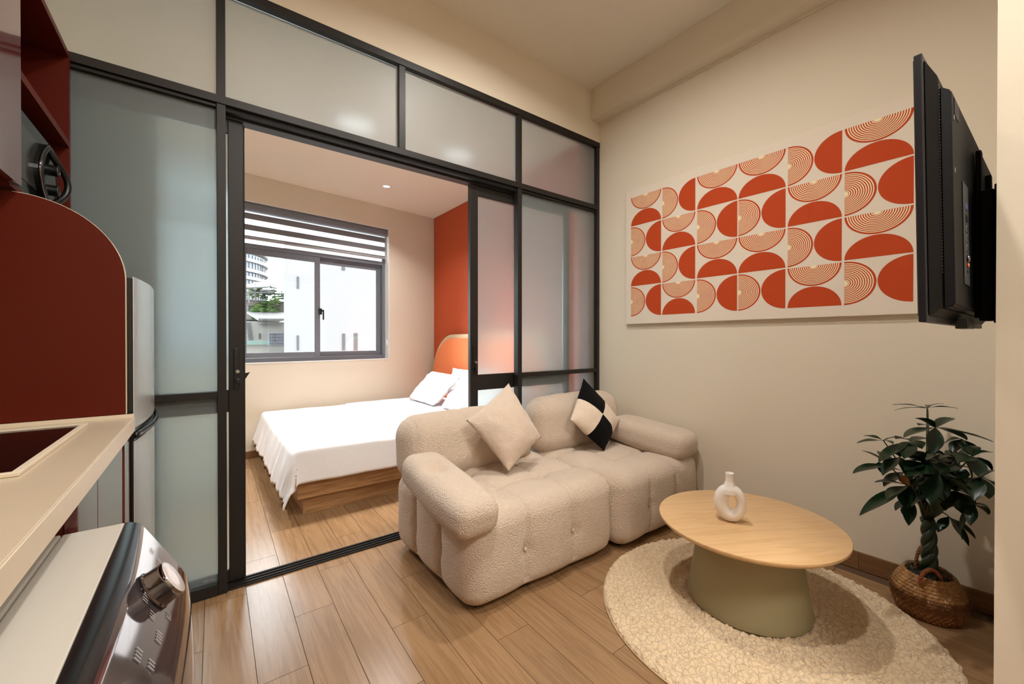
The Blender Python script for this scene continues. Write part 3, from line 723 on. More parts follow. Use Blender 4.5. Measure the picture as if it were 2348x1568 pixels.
# ------------------------------------------------------------------ wall canvas
cv = thing('wall_art', (WR(1.23), 1.23, 1.85), 'wide canvas printed with terracotta half circles and ringed half circles', 'art')
def wa(y, z, o): return (WR(y)-o, y, z)
CY0, CY1, CZ0, CZ1 = .39, 2.066, 1.323, 2.372
bm = prism(new(), [(CY0, CZ0), (CY1, CZ0), (CY1, CZ1), (CY0, CZ1)], .002, .030, lambda u, v, a: wa(u, v, a))
bmesh.ops.bevel(bm, geom=list(bm.edges), offset=.003, segments=2, affect='EDGES'); obj('canvas', bm, M_canvas, cv)
def half(b, cy, cz_, r, ax, off, sy, sz, r0=0, n=28):
    """half disc or half ring, flat side through (cy,cz_); ax: 0 bulges down, 1 up, 2 towards -y, 3 towards +y"""
    base = {0: pi, 1: 0, 2: pi/2, 3: -pi/2}[ax]
    P = lambda a, q: b.verts.new(wa(cy+q*cos(a)*sy, cz_+q*sin(a)*sz, off))
    ou = [P(base+pi*i/n, r) for i in range(n+1)]
    if r0:
        inn = [P(base+pi*i/n, r0) for i in range(n+1)]
        for i in range(n): b.faces.new((ou[i], ou[i+1], inn[i+1], inn[i]))
    else: b.faces.new(ou)
cols = [(1.756, 2.018), (1.496, 1.746), (1.221, 1.483), (.953, 1.214), (.691, .942), (.416, .680)]
ZR = [2.316, 2.085, 1.850, 1.616, 1.380]
pat = ['HVHHVH', 'VHVVHV', 'HVHHVH', 'VHVVHV']
for r_ in range(4):
    z1, z0 = ZR[r_]-.004, ZR[r_+1]+.004; hz_ = (z1-z0)/2; zm = (z0+z1)/2
    for ci, (y0, y1) in enumerate(cols):
        hy_ = (y1-y0)/2; ym = (y0+y1)/2
        if pat[r_][ci] == 'H': ring, sol, sy, sz = (ym, z1, 0), (ym, z0, 1), hy_, hz_*.985
        else: ring, sol, sy, sz = (y1, zm, 2), (y0, zm, 3), hy_*.985, hz_
        b = new(); half(b, sol[0], sol[1], 1, sol[2], .0306, sy, sz); obj('printed_half_circle', b, M_ink, cv)
        b = new(); half(b, ring[0], ring[1], 1, ring[2], .0306, sy, sz); q_ = obj('ringed_half_circle', b, M_ink, cv)
        b = new(); rr = .925
        while rr > .16: half(b, ring[0], ring[1], rr, ring[2], .0310, sy, sz, rr-.036); rr -= .074
        half(b, ring[0], ring[1], .13, ring[2], .0310, sy, sz); tag(obj('ring_lines', b, M_ink3, q_), kind='stuff')

# ------------------------------------------------------------------ television
M_tvb = mat('television_black_plastic', (4, 4, 5), .55, spec=.12)
tv = thing('television', (1.76, .17, 1.24), 'black flat television on a wall bracket seen from behind and edge on', 'television')
MT = Matrix.Translation((1.28, .183, 1.54)) @ Matrix.Rotation(radians(-1.0), 4, 'X') @ Matrix.Rotation(radians(-.6), 4, 'Z')
def tvb(name, m, x0, x1, y0, y1, z0, z1, par=tv, bev=.002): return obj(name, box(new(), x0, x1, y0, y1, z0, z1, M=MT, bev=bev), m, par)
tvb('bezel', mat('bezel_black', (22, 22, 26), .45, spec=.3), 0, .96, -.004, .010, -.300, .300)
tvb('screen', mat('screen_glass', (6, 6, 8), .1), .008, .952, .0102, .0118, -.285, .292, bev=0)
def shell(x0, x1, z0, z1, ya, yb, ins):
    b = new()
    A_ = [b.verts.new((x, ya, z)) for x, z in ((x0, z0), (x1, z0), (x1, z1), (x0, z1))]; B2 = [b.verts.new((x, yb, z)) for x, z in ((x0+ins, z0+ins*.6), (x1-ins, z0+ins*.6), (x1-ins, z1-ins), (x0+ins, z1-ins))]
    b.faces.new(A_); b.faces.new(B2[::-1])
    for i in range(4): b.faces.new((A_[i], B2[i], B2[(i+1) % 4], A_[(i+1) % 4]))
    bmesh.ops.bevel(b, geom=list(b.edges), offset=.003, segments=2, affect='EDGES'); bmesh.ops.transform(b, matrix=MT, verts=b.verts); return b
tvs = obj('back_shell', shell(.012, .948, -.288, .290, -.0045, -.022, .035), M_tvb, tv)
obj('rear_housing', shell(.055, .905, -.270, .235, -.0225, -.040, .012), M_tvb, tv)
for i in range(64): tvb('vent_hole', M_screw, .052, .0535, -.0232, -.0226, .236-.0072*i-.001, .2390-.0072*i-.001, par=tvs, bev=0) if i < 60 else None
pp = tvb('port_panel', M_port, .195, .275, -.0425, -.0405, -.205, .045, bev=.001)
for i, (z, m) in enumerate(((-.012, M_blue), (-.040, M_black), (-.066, M_portsilver), (-.090, M_portsilver), (-.114, M_portsilver))):
    q = tvb('port', m if m is not M_blue else M_portsilver, .222, .244, -.0440, -.0427, z-.008, z+.008, par=pp, bev=.0005)
    tvb('port_mouth', M_blue if m is M_blue else M_black, .2245, .2415, -.0447, -.0441, z-.005, z+.005, par=pp, bev=0)
def ringy(c, r0, r1, m, nm):
    b = new(); tube(b, [(c[0]+r0*cos(2*pi*i/20), c[1], c[2]+r0*sin(2*pi*i/20)) for i in range(20)], r1, 6, closed=True); bmesh.ops.transform(b, matrix=MT, verts=b.verts); return obj(nm, b, m, pp, True)
ringy((.233, -.0450, -.140), .007, .0025, M_chrome, 'aerial_socket'); ringy((.233, -.0445, -.157), .004, .0018, M_brass, 'audio_jack'); ringy((.233, -.0440, -.172), .003, .001, M_black, 'audio_jack')
for z in (.165, .045): tvb('screw_cap', M_screw, .085, .093, -.0415, -.0402, z-.004, z+.006, bev=0)
for k in range(5): tvb('speaker_slot', M_port, .10+.012*k, .106+.012*k, -.0415, -.0402, .175, .215, bev=0)
tvb('foot_stub', M_black, .30, .42, -.036, -.012, -.311, -.286)
# bracket
br = thing('tv_bracket', (1.85, .11, 1.3), 'black swing arm bracket holding the television to the stub wall', 'bracket')
BX('wall_plate', M_tvb, br, 1.66, 2.04, .0945, .1015, 1.245, 1.61, bev=.002)
BX('arm', M_tvb, br, 1.665, 1.69, .102, .1265, 1.25, 1.60, bev=.003); BX('arm', M_tvb, br, 1.92, 1.98, .102, .1265, 1.30, 1.60, bev=.003)
BX('mounting_rail', M_tvb, br, 1.70, 1.735, .1275, .1385, 1.26, 1.72, bev=.002); BX('mounting_rail', M_tvb, br, 1.98, 2.015, .1275, .1385, 1.26, 1.72, bev=.002)
BX('cross_plate', M_tvb, br, 1.72, 2.0, .1205, .127, 1.44, 1.54, bev=.002)

# ------------------------------------------------------------------ potted plant in a basket
pc = Vector((2.548, .338, 0))
bk = thing('wicker_basket', pc, 'round two tone seagrass belly basket wrapped in clear plastic in the corner', 'basket')
def brad(z): # belly profile
    t = z/.165; return .082+.040*sin(pi*min(1, (t*.80+.12)))-.006*t
rows = 14
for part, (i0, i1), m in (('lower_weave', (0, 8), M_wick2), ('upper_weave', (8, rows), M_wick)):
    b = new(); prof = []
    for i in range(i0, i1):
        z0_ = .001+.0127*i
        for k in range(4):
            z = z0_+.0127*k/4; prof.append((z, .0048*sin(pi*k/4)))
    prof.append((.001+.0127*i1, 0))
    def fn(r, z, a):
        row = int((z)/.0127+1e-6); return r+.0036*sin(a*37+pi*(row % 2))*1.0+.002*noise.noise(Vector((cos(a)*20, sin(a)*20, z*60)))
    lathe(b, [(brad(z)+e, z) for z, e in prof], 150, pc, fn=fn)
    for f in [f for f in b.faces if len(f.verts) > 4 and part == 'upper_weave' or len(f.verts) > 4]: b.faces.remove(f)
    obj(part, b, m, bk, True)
obj('base_disc', disc(new(), (pc.x, pc.y, .0005), .08, .006, 2, 48), M_wick2, bk)
def braid(pts, r, wob, m, name, par, turns):
    for s in range(3):
        q = []
        N = len(pts)
        for i, p in enumerate(pts):
            t_ = (Vector(pts[min(i+1, N-1)])-Vector(pts[max(i-1, 0)])).normalized(); a = Vector((0, 0, 1)).cross(t_)
            if a.length < .2: a = Vector((1, 0, 0)).cross(t_)
            a.normalize(); bb_ = t_.cross(a); ph_ = 2*pi*(turns*i/N+s/3)
            q.append(Vector(p)+a*wob*cos(ph_)+bb_*wob*sin(ph_))
        o = obj(name, tube(new(), q, r, 8), m, par, True)
# handles: two upright loops
def loop(c, wdt, hgt, ang, n=30):
    d = Vector((cos(ang), sin(ang), 0)); return [Vector(c)+d*(wdt*cos(pi*i/(n-1)))+Vector((0, 0, hgt*sin(pi*i/(n-1)))) for i in range(n)]
rvec = Vector((cos(YAW), -sin(YAW), 0)); fvec = Vector((sin(YAW), cos(YAW), 0))
cL = pc-rvec*.050-fvec*.060+Vector((0, 0, .155)); cR = pc+rvec*.050+fvec*.065+Vector((0, 0, .155))
braid(loop(cL, .042, .065, atan2(-(rvec*.9+fvec*-.2).y*-1, (rvec*.9).x)), .0045, .0035, M_handle, 'handle', bk, 5)
braid(loop(cR, .042, .11, atan2(rvec.y, rvec.x)), .0045, .0035, M_wick2, 'handle', bk, 6)
# plastic film around the upper half
b = new()
def ff(r, z, a): return r+.004*noise.noise(Vector((cos(a)*6, sin(a)*6, z*22)))+.003*abs(noise.noise(Vector((cos(a)*14+z*30, sin(a)*14, z*8))))
lathe(b, [(brad(.06)+.007, .060), (brad(.08)+.008, .08), (brad(.10)+.009, .10), (brad(.12)+.009, .12), (brad(.14)+.008, .14), (brad(.16)+.006, .16), (brad(.17)+.002, .178), (brad(.17)-.012, .192), (brad(.17)-.03, .196), (brad(.17)-.045, .188)], 120, pc, fn=ff)
for f in [f for f in b.faces if len(f.verts) > 4]: b.faces.remove(f)
fm = obj('plastic_wrap', b, M_film, None, True); tag(fm, 'clear crinkled plastic wrap around the top of the wicker basket', 'plastic wrap')

pl = thing('potted_plant', pc+Vector((0, 0, .12)), 'braided trunk money tree with glossy dark green leaves beside the television wall', 'plant')
obj('soil', lathe(new(), [(0, .120), (.085, .120), (.09, .135), (.075, .150), (.04, .155), (0, .155)], 40, pc, fn=lambda r, z, a: r+.006*noise.noise(Vector((cos(a)*5, sin(a)*5, z*9)))), M_soil, pl, True)
DP = (pc-Vector((0, 0, 0))).dot(fvec)        # distance of the plant from the camera
ct = at(2134, 1330, DP); cb_ = pc+Vector((0, 0, .175)); tp = at(2127, 1190, DP)
ct = Vector((ct.x, ct.y, .20))
base_ = Vector((cb_.x, cb_.y, .14)); top_ = tp
n_ = 40
for s in range(3):
    q = []; rr = []
    for i in range(n_):
        t_ = i/(n_-1); p = base_.lerp(top_, t_)+rvec*(.006*sin(3*t_)); ph_ = 2*pi*(1.7*t_+s/3); wob = .0150*(1-.2*t_)
        q.append(p+rvec*wob*cos(ph_)+fvec*wob*sin(ph_)); rr.append(.0160*(1-.12*t_)+.003*(t_ < .12))
    obj('trunk_strand', tube(new(), q, rr, 12), M_trunk, pl, True)

def leaflet(o, tip, wdt, droop, parent, m=M_leaf, roll=0):
    """elliptic leaf blade from o to tip, folded along its midrib"""
    o = Vector(o); tip = Vector(tip); L = (tip-o).length; d = (tip-o)/L
    sd = d.cross(Vector((0, 0, 1)))
    if sd.length < .05: sd = rvec.copy()
    sd.normalize(); sd = Matrix.Rotation(roll, 3, d) @ sd; up = sd.cross(d).normalized(); N = 12; b = new(); rows_ = []
    for i in range(N+1):
        t_ = i/N; w_ = wdt*(max(0, sin(pi*t_**1.1))**.85)
        if i in (0, N): w_ = .0008
        c = o+d*(L*t_)+up*(droop*4*t_*(1-t_)*.5)
        row = []
        for k, fac in enumerate((-1, -.55, 0, .55, 1)):
            wav = .0012*sin(3*t_*pi+k)*abs(fac)
            row.append(b.verts.new(c+sd*(w_*fac)+up*(abs(fac)*w_*.28+wav)))
        rows_.append(row)
    for A_, B2 in zip(rows_, rows_[1:]):
        for k in range(4): b.faces.new((A_[k], A_[k+1], B2[k+1], B2[k]))
    f = obj('leaflet', b, m, parent, True)
    return f
# each cluster: centre pixel, depth, tips (pixel, depth offset), half width
def cz(x, y): return (1900+x/2.614, 880+y/2.614)
CL = [((590,145), -.02, [((385,125),-.02),((395,158),-.08),((690,120),.05),((775,148),-.05),((600,128),.12)], .010, True),
      ((640,262), -.16, [((515,205),.0),((750,205),.02),((450,322),-.10),((622,420),-.06),((985,348),.02),((830,337),.07),((540,250),.1)], .026, False),
      ((330,342), -.10, [((170,355),-.04),((210,312),.05),((440,322),0),((385,362),-.07)], .014, True),
      ((490,345), -.12, [((300,472),-.08),((400,330),.06),((560,390),-.06),((620,335),.05),((450,450),-.1)], .028, False),
      ((355,485), -.10, [((145,537),-.05),((200,400),.03),((300,405),.08),((310,530),-.02)], .026, False),
      ((478,610), -.14, [((185,790),-.06),((275,590),.03),((350,690),-.10),((465,750),-.06),((430,555),.05)], .028, False),
      ((663,540), -.22, [((468,560),-.04),((610,725),-.04),((762,492),.04),((800,600),-.02),((870,690),-.02),((640,450),.08)], .032, False),
      ((500,695), -.06, [((480,850),-.05),((400,760),-.02),((525,680),.04),((590,640),.07),((460,800),.05)], .022, False),
      ((860,435), -.20, [((985,412),-.02),((845,368),.06),((980,520),-.03),((760,350),.05),((770,470),-.05),((900,560),-.06)], .028, False),
      ((800,330), -.10, [((870,420),.02),((740,420),-.02),((690,360),.05)], .022, False),
      ((905,560), -.24, [((1000,620),-.01),((985,520),.03),((870,700),-.04),((800,640),.02),((960,690),-.03)], .026, False),
      ((760,640), -.12, [((700,760),-.04),((800,780),-.06),((860,760),.02),((650,720),.02),((745,560),.05)], .030, False),
      ((720,795), -.08, [((655,890),-.02),((800,938),-.03),((880,928),.02),((840,972),.05)], .017, False),
      ((870,720), -.20, [((967,755),-.03),((960,785),.02),((850,850),-.03),((790,900),.02)], .018, False),
      ((560,470), -.18, [((460,520),-.04),((500,400),.06),((640,480),-.06),((600,560),-.08),((700,420),.04)], .028, False),
      ((700,440), -.05, [((600,400),.03),((800,420),.03),((660,520),-.05),((760,540),-.04),((850,480),0)], .028, False)]
random.seed(21)
for k_ in range(15):                       # inner, half hidden leaves that fill the crown
    a_ = random.uniform(0, 2*pi); q_ = random.uniform(.15, .85)
    cxx, cyy = 610+285*q_*cos(a_), 520+200*q_*sin(a_)
    tp_ = []
    for m_ in range(5):
        b_ = 2*pi*m_/5+random.uniform(-.3, .3); tp_.append(((cxx+150*cos(b_), cyy+35+105*sin(b_)), random.uniform(-.05, .05)))
    CL.append(((cxx, cyy), random.uniform(-.17, .02), tp_, .025, False))
for (cx_, cy_), dd, tips, wd_, flat in CL:
    c = at(*cz(cx_, cy_), DP+dd); lf = thing('leaf', c); lf.parent = pl; lf.location = c-wl(pl)
    st = top_+rvec*random.uniform(-.02, .02)
    mid = st.lerp(c, .45)+Vector((0, 0, .05)); q = [st*(1-t_)**2+mid*2*t_*(1-t_)+c*t_*t_ for t_ in [i/12 for i in range(13)]]
    obj('petiole', tube(new(), q, [.0045*(1-.55*i/12) for i in range(13)], 6), M_stem, lf, True)
    for (tx, ty), dt in tips:
        tip = at(*cz(tx, ty), DP+dd+dt); tip.x = min(tip.x, WR(tip.y)-.02); tip.y = max(tip.y, .11)
        leaflet(c, tip, wd_*(1 if not flat else .95), .012, lf, roll=random.uniform(-.35, .35)+(0 if flat else .0))
lfb = thing('leaf', at(*cz(490, 605), DP-.12)); lfb.parent = pl; lfb.location = WL[lfb.name]-wl(pl)
leaflet(at(*cz(490, 612), DP-.17), at(*cz(430, 552), DP-.18), .016, .01, lfb, M_brownleaf, 1.0)
# central leader stem
obj('main_stem', tube(new(), [top_-Vector((0, 0, .02)), top_+Vector((0, 0, .06)), at(*cz(600, 400), DP-.05), at(*cz(592, 150), DP-.02)], [.008, .007, .0045, .003], 8), M_stem, pl, True)

# ------------------------------------------------------------------ kitchen units
XC = -.174      # worktop front
XU = -.418      # wall cabinet front
wt = thing('worktop', (-.5, .6, .92), 'cream worktop with a light front edge running to the red end panel', 'worktop')
BX('slab', M_count, wt, XL+.002, XC, -.6, 1.716, .9185, .960, bev=.002)
BX('edge_strip', M_trim, wt, XC+.0003, XC+.0022, -.6, 1.716, .9195, .959)
BX('upstand', M_trim, wt, XL+.01, XC+.0, 1.7165, 1.7215, .9185, .971)
hbz = thing('hob', (-.48, 1.36, .9605), 'black glass hob with a light metal rim set into the worktop', 'hob')
hx0, hx1, hy0, hy1 = -.66, -.260, 1.095, 1.630
BX('glass', M_hob, hbz, hx0+.013, hx1-.013, hy0+.013, hy1-.013, .9603, .9645)
for a in ((hx0, hx1, hy0, hy0+.0125), (hx0, hx1, hy1-.0125, hy1), (hx0, hx0+.0125, hy0+.013, hy1-.013), (hx1-.0125, hx1, hy0+.013, hy1-.013)): BX('rim', M_trim, hbz, *a, .9603, .9680, bev=.0015)
bc = thing('base_cabinet', (-.5, 1.4, 0), 'glossy burgundy base cabinet with plain doors under the worktop end', 'cabinet')
BX('carcass', M_redin, bc, XL+.002, XC-.032, 1.082, 1.716, .08, .9175)
for y0, y1 in ((1.085, 1.258), (1.262, 1.612)): BX('door', M_gloss, bc, XC-.0315, XC-.013, y0, y1, .085, .915, bev=.0015)
BX('filler_panel', M_gloss, bc, XC-.0315, XC-.010, 1.616, 1.716, .005, .915, bev=.001)
BX('plinth', M_redin, bc, XL+.05, XC-.06, 1.082, 1.716, .001, .079)
bc2 = thing('base_cabinet', (-.5, .0, 0), 'burgundy base cabinet under the worktop on the camera side of the washer', 'cabinet')
BX('carcass', M_redin, bc2, XL+.002, XC-.032, -.6, .452, .08, .9175); BX('door', M_gloss, bc2, XC-.0315, XC-.013, -.58, -.07, .085, .915, bev=.0015); BX('door', M_gloss, bc2, XC-.0315, XC-.013, -.066, .45, .085, .915, bev=.0015)
BX('plinth', M_redin, bc2, XL+.05, XC-.06, -.6, .452, .001, .079)
ep = thing('end_panel', (-.5, 1.73, .972), 'dark red end panel with one big rounded corner standing between worktop and fridge', 'panel')
def eparc(r, xr, zt, n=24): return [(XL+.005, .972)]+[(xr, .972)]+[(xr-r+r*cos(pi/2*i/n), zt-r+r*sin(pi/2*i/n)) for i in range(n+1)]+[(XL+.005, zt)]
obj('panel', prism(new(), eparc(.226, -.193, 1.6065), 1.7225, 1.738, lambda u, v, a: (u, a, v)), M_red, ep)
o_, i_ = eparc(.2275, -.1915, 1.6080)[1:-1], eparc(.2262, -.1930, 1.6067)[1:-1]
b = new()
for aa in range(len(o_)-1):
    q = [o_[aa], o_[aa+1], i_[aa+1], i_[aa]]; prism(b, q, 1.722, 1.7385, lambda u, v, a: (u, a, v))
obj('edge_band', b, M_trim, ep)
BX('panel_lower', M_red, ep, XL+.005, -.188, 1.7225, 1.738, .001, .9175)
# upper cabinet with open niches
uc = thing('wall_cabinet', (-.6, 1.3, 1.655), 'dark red wall cabinet with open shelf and microwave niche', 'cabinet')
def ub(n, m, *a, **k): return BX(n, m, uc, *a, **k)
ub('top_board', M_red, XL+.002, XU, 1.72, 2.340, 2.300, 2.322); ub('shelf', M_red, XL+.02, XU, 1.7205, 2.3195, 1.950, 1.975); ub('bottom_board', M_red, XL+.002, XU, 1.7205, 2.340, 1.617, 1.629)
ub('side_panel', M_red, XL+.002, XU, 2.320, 2.340, 1.6295, 2.2995); ub('divider', M_red, XL+.002, XU, 1.700, 1.7195, 1.617, 2.322); ub('back_board', M_redin, XL+.002, XL+.018, 1.7205, 2.3195, 1.6295, 2.2995)
ub('closed_carcass', M_redin, XL+.002, XU-.002, -.6, 1.699, 1.640, 2.322)
for y0, y1 in ((-.6, .18), (.184, .938), (.942, 1.716)): ub('door', M_gloss, XU, XU+.018, y0, y1, 1.622, 2.322, bev=.0015)
# microwave
mw = thing('microwave', (-.6, 2.0, 1.673), 'black microwave with an almond shaped chrome handle in the cabinet niche', 'microwave')
BX('body', M_black, mw, -.77, -.452, 1.752, 2.300, 1.634, 1.905, bev=.004)
BX('door_glass', M_mglass, mw, -.4515, -.440, 1.760, 2.290, 1.640, 1.899, bev=.002)
BX('window', M_mwin, mw, -.4398, -.4385, 1.815, 2.035, 1.690, 1.855)
BX('badge', M_print, mw, -.4398, -.4390, 1.785, 1.830, 1.662, 1.669)
LCY, LCZ, LHH = 2.085, 1.757, .112
def lens(hw, hh, n=18):
    pts = []
    for i in range(n): t_ = -1+2*i/n; pts.append((LCY-hw*(1-t_*t_), LCZ+hh*t_))
    for i in range(n): t_ = 1-2*i/n; pts.append((LCY+hw*(1-t_*t_), LCZ+hh*t_))
    return pts
hd = obj('handle', prism(new(), lens(.098, LHH), -.4395, -.428, lambda u, v, a: (a, u, v)), M_mglass, mw)
def bulge(u, v): return -.424+.034*max(0, (u-LCY)/.098)*max(0, 1-((v-LCZ)/LHH)**2)**.5
obj('chrome_edge', tube(new(), [(bulge(u, v), u, v) for u, v in lens(.098, LHH)], .0028, 8, closed=True), M_chrome, hd, True)
obj('black_ring', tube(new(), [(bulge(u, v)-.004, LCY+(u-LCY)*.84, LCZ+(v-LCZ)*.90) for u, v in lens(.098, LHH)], .0095, 8, closed=True), M_black, hd, True)
for z in (1.792, 1.722):
    k = obj('knob', disc(new(), (-.4278, 2.115, z), .0185, .020, 0, 24), M_black, mw, True, auto=40); obj('knob_ring', tube(new(), [(-.4072, 2.115+.0175*cos(2*pi*i/24), z+.0175*sin(2*pi*i/24)) for i in range(24)], .0012, 6, closed=True), M_chrome, k, True)

# fridge
fr = thing('fridge', (-.48, 2.04, 0), 'silver two door fridge with black sides between the kitchen and the glass partition', 'fridge')
BX('body', M_black, fr, -.765, -.1790, 1.745, 2.335, .02, 1.395, bev=.003)
def fdoor(z0, z1, bulge=.021, x0=-.1785):
    b = new(); n = 24; poly = [(x0, 1.746)]+[(-.1765+bulge*(1-abs(2*i/n-1)**2.0), 1.746+.588*i/n) for i in range(n+1)]+[(x0, 2.334)]
    prism(b, poly, z0, z1, lambda u, v, a: (u, v, a)); return b
fd = obj('freezer_door', fdoor(.922, 1.398), M_fridge, fr, True, auto=35); obj('fridge_door', fdoor(.045, .880), M_fridge, fr, True, auto=35)
obj('handle_recess', fdoor(.881, .921, .012), M_black, fr, True, auto=35)
n = 24
hp = [(-.174+.026*(1-abs(2*i/n-1)**2.0), 1.75+.58*i/n, .898) for i in range(n+1)]
obj('door_handle', tube(new(), hp, .007, 8, flat=1.5), M_black, fd, True)
for x in (-.72, -.26):
    for y in (1.79, 2.29): obj('foot', disc(new(), (x, y, .001), .015, .019, 2, 12), M_black, fr)

# washing machine
wm = thing('washing_machine', (-.4, .76, 0), 'white washing machine with gloss grey control panel and chrome dial under the worktop', 'washing machine')
WY0, WY1 = .462, 1.066
BX('body', M_wash, wm, -.70, -.128, WY0, WY1, .02, .838, bev=.004)
BX('top_panel', M_wash, wm, -.715, -.205, WY0-.003, WY1+.003, .8385, .852, bev=.003)
BX('top_front_panel', M_wash, wm, -.2035, -.122, WY0-.003, WY1+.003, .8385, .851, bev=.002)
def pprof(dx):
    s = [(-.1215, .8505), (-.117, .8510), (-.108, .848), (-.100, .8440), (-.0935, .834), (-.046, .752), (-.036, .733), (-.028, .710), (-.024, .685), (-.022, .62), (-.022, .40), (-.024, .12), (-.127, .12), (-.127, .837), (-.1215, .8385)]
    return [(x+(dx if x > -.12 else 0), z) for x, z in s]
b = new(); n = 16; rg = []
for i in range(n+1):
    t_ = i/n; y = WY0-.002+(WY1-WY0+.004)*t_; dx = .010*(1-(2*t_-1)**2)
    rg.append([b.verts.new((x, y, z)) for x, z in pprof(dx)])
for A_, B2 in zip(rg, rg[1:]):
    m_ = len(A_)
    for k in range(m_):
        f = b.faces.new((A_[k], A_[(k+1) % m_], B2[(k+1) % m_], B2[k])); f.material_index = 1 if k in (0, 1, 2) else 0
b.faces.new(rg[0]); b.faces.new(rg[-1][::-1])
cp = obj('control_panel', b, [M_wpan, mat('washer_black_bezel', (14, 14, 16), .22)], wm, True, auto=35)
# dial: stands out square to the sloping panel
pn = Vector((.866, 0, .50)).normalized()   # outward normal of the sloping face
pc_ = Vector((-.0665, .854, .803)); MK = Matrix.Translation(pc_) @ Vector((0, 0, 1)).rotation_difference(pn).to_matrix().to_4x4()
b = lathe(new(), [(.0315, 0), (.0325, .002), (.0325, .004), (.0300, .006), (.0292, .024), (.0298, .027), (.0285, .030)], 48); bmesh.ops.transform(b, matrix=MK, verts=b.verts); kn = obj('dial', b, M_chrome, wm, True, auto=35)
b = lathe(new(), [(.0282, .0301), (.0275, .0310), (.012, .0306), (0, .0304)], 48); bmesh.ops.transform(b, matrix=MK, verts=b.verts); obj('dial_face', b, mat('dial_satin_face', (232, 231, 234), .3, .6), kn, True)
def onpanel(y, s, h=.0012):    # s along the slope from the top
    return Vector((-.0935+.0475*s+.010*(1-((y-WY0)/(WY1-WY0)*2-1)**2), y, .834-.082*s))+pn*h
for yy, ss, nn in ((1.00, .25, 3), (.985, .45, 4), (.83, .25, 4), (.80, .45, 3), (.77, .65, 4), (.84, .80, 3), (.70, .35, 4), (.70, .60, 3), (.62, .4, 4), (.95, .92, 3)):
    for k in range(nn):
        a = onpanel(yy-.007*k, ss); bq = new(); d_ = Vector((.0475, 0, -.082)).normalized()*.0055; e_ = Vector((0, .0012, 0))
        vsq = [bq.verts.new(a+d_*s1+e_*s2) for s1, s2 in ((-1, -1), (1, -1), (1, 1), (-1, 1))]; bq.faces.new(vsq); obj('panel_mark', bq, M_print, cp)
for x in (-.66, -.18):
    for y in (.50, 1.03): obj('foot', disc(new(), (x, y, .001), .02, .019, 2, 12), M_black, wm)

# ------------------------------------------------------------------ outside
NB = mat('neighbour_white_render', (95, 94, 94), .9); NB2 = mat('terrace_house_wall', (108, 107, 103), .9, var=.1, vscale=1.5); DK = mat('far_dark_opening', (30, 33, 36), .6)
GRN = mat('far_green_leaves', (46, 78, 20), .8, var=.4, vscale=4); GRN2 = mat('far_bluegreen_leaves', (44, 74, 56), .8, var=.4, vscale=4); TEAL = mat('green_metal_roof', (76, 96, 90), .7); MTL = mat('grey_sheet_roof', (60, 66, 64), .6)
GLS = mat('tower_glass', (60, 70, 84), .2, spec=.6); ROW = mat('white_balcony_band', (116, 116, 116), .8)
def yat(x, y, Y):   # point seen at a pixel on the plane Y
    p = at(x, y, 1)-EYE; return EYE+p*(Y/p.y)
def rectY(name, m, x0, x1, y0, y1, Y, dep, par): # upright slab at depth Y, facing the window
    a = yat(x0, y0, Y); c = yat(x1, y1, Y); return BX(name, m, par, min(a.x, c.x), max(a.x, c.x), Y, Y+dep, min(a.z, c.z), max(a.z, c.z))
nb = thing('neighbour_building', (6.5, 12, -8), 'plain white neighbouring building with slit windows filling the right window pane', 'building')
lx = yat(651, 700, 12).x
obj('wall', prism(new(), [(lx, 12), (16, 12), (16, 20), (lx+3.2, 20)], -8, 14, lambda u, v, a: (u, v, a)), NB, nb)
for a in ((681, 685.5, 634, 662), (681, 685.5, 769, 803), (784, 791, 606, 620), (785, 791.5, 765, 803), (812, 820, 764, 803)): rectY('slit_window', DK, *a, 11.98, .015, nb)
th_ = thing('terrace_house', (4, 18, -8), 'old white terrace house with roof garden canopy and plants seen through the left pane', 'building')
Yt = 19
rectY('lower_wall', NB2, 520, 652, 735, 1000, Yt, 3, th_); rectY('upper_wall', NB2, 540, 652, 688, 735, Yt+1.5, 2, th_)
rectY('roof_slab', ROW, 555, 654, 686, 692, Yt+1.0, 2, th_)
q = [yat(566, 714, Yt+1.2), yat(652, 716, Yt+1.2), yat(652, 730, Yt-.4), yat(592, 730, Yt-.4)]
b = new(); vv = [b.verts.new(p) for p in q]; f = b.faces.new(vv); r_ = bmesh.ops.extrude_face_region(b, geom=[f]); bmesh.ops.translate(b, verts=[v for v in r_['geom'] if isinstance(v, bmesh.types.BMVert)], vec=(0, 0, -.08)); obj('sloping_roof', b, ROW, th_)
rectY('gutter', MTL, 592, 652, 730, 733, Yt-.45, .1, th_)
rectY('balcony_opening', DK, 588, 626, 695, 712, Yt+1.45, .04, th_); rectY('side_window', DK, 635, 641, 699, 715, Yt+1.45, .04, th_); rectY('side_window', DK, 570, 581, 700, 713, Yt+1.45, .04, th_)
wf = rectY('window', ROW, 616, 651, 762, 792, Yt-.05, .04, th_)
for i in range(6):
    for j in range(4):
        if i*5.6+618 < 650: rectY('pane', DK if (i, j) in ((2, 1), (2, 2), (2, 0)) else GLS, 617.5+5.6*i, 621.5+5.6*i, 764+7*j, 769+7*j, Yt-.08, .02, wf)
for j in range(7): rectY('louvre', MTL, 565+.8*j, 574+.8*j, 740+6*j, 743.5+6*j, Yt-.05, .04, th_)
rectY('wall_vent', DK, 594, 596, 764, 777, Yt-.05, .04, th_); rectY('ledge', MTL, 596, 640, 743, 745, Yt-.2, .15, th_)
sh = thing('lean_to_shed', (3, 16, -8), 'low shed with pale green metal roof in front of the terrace house', 'building')
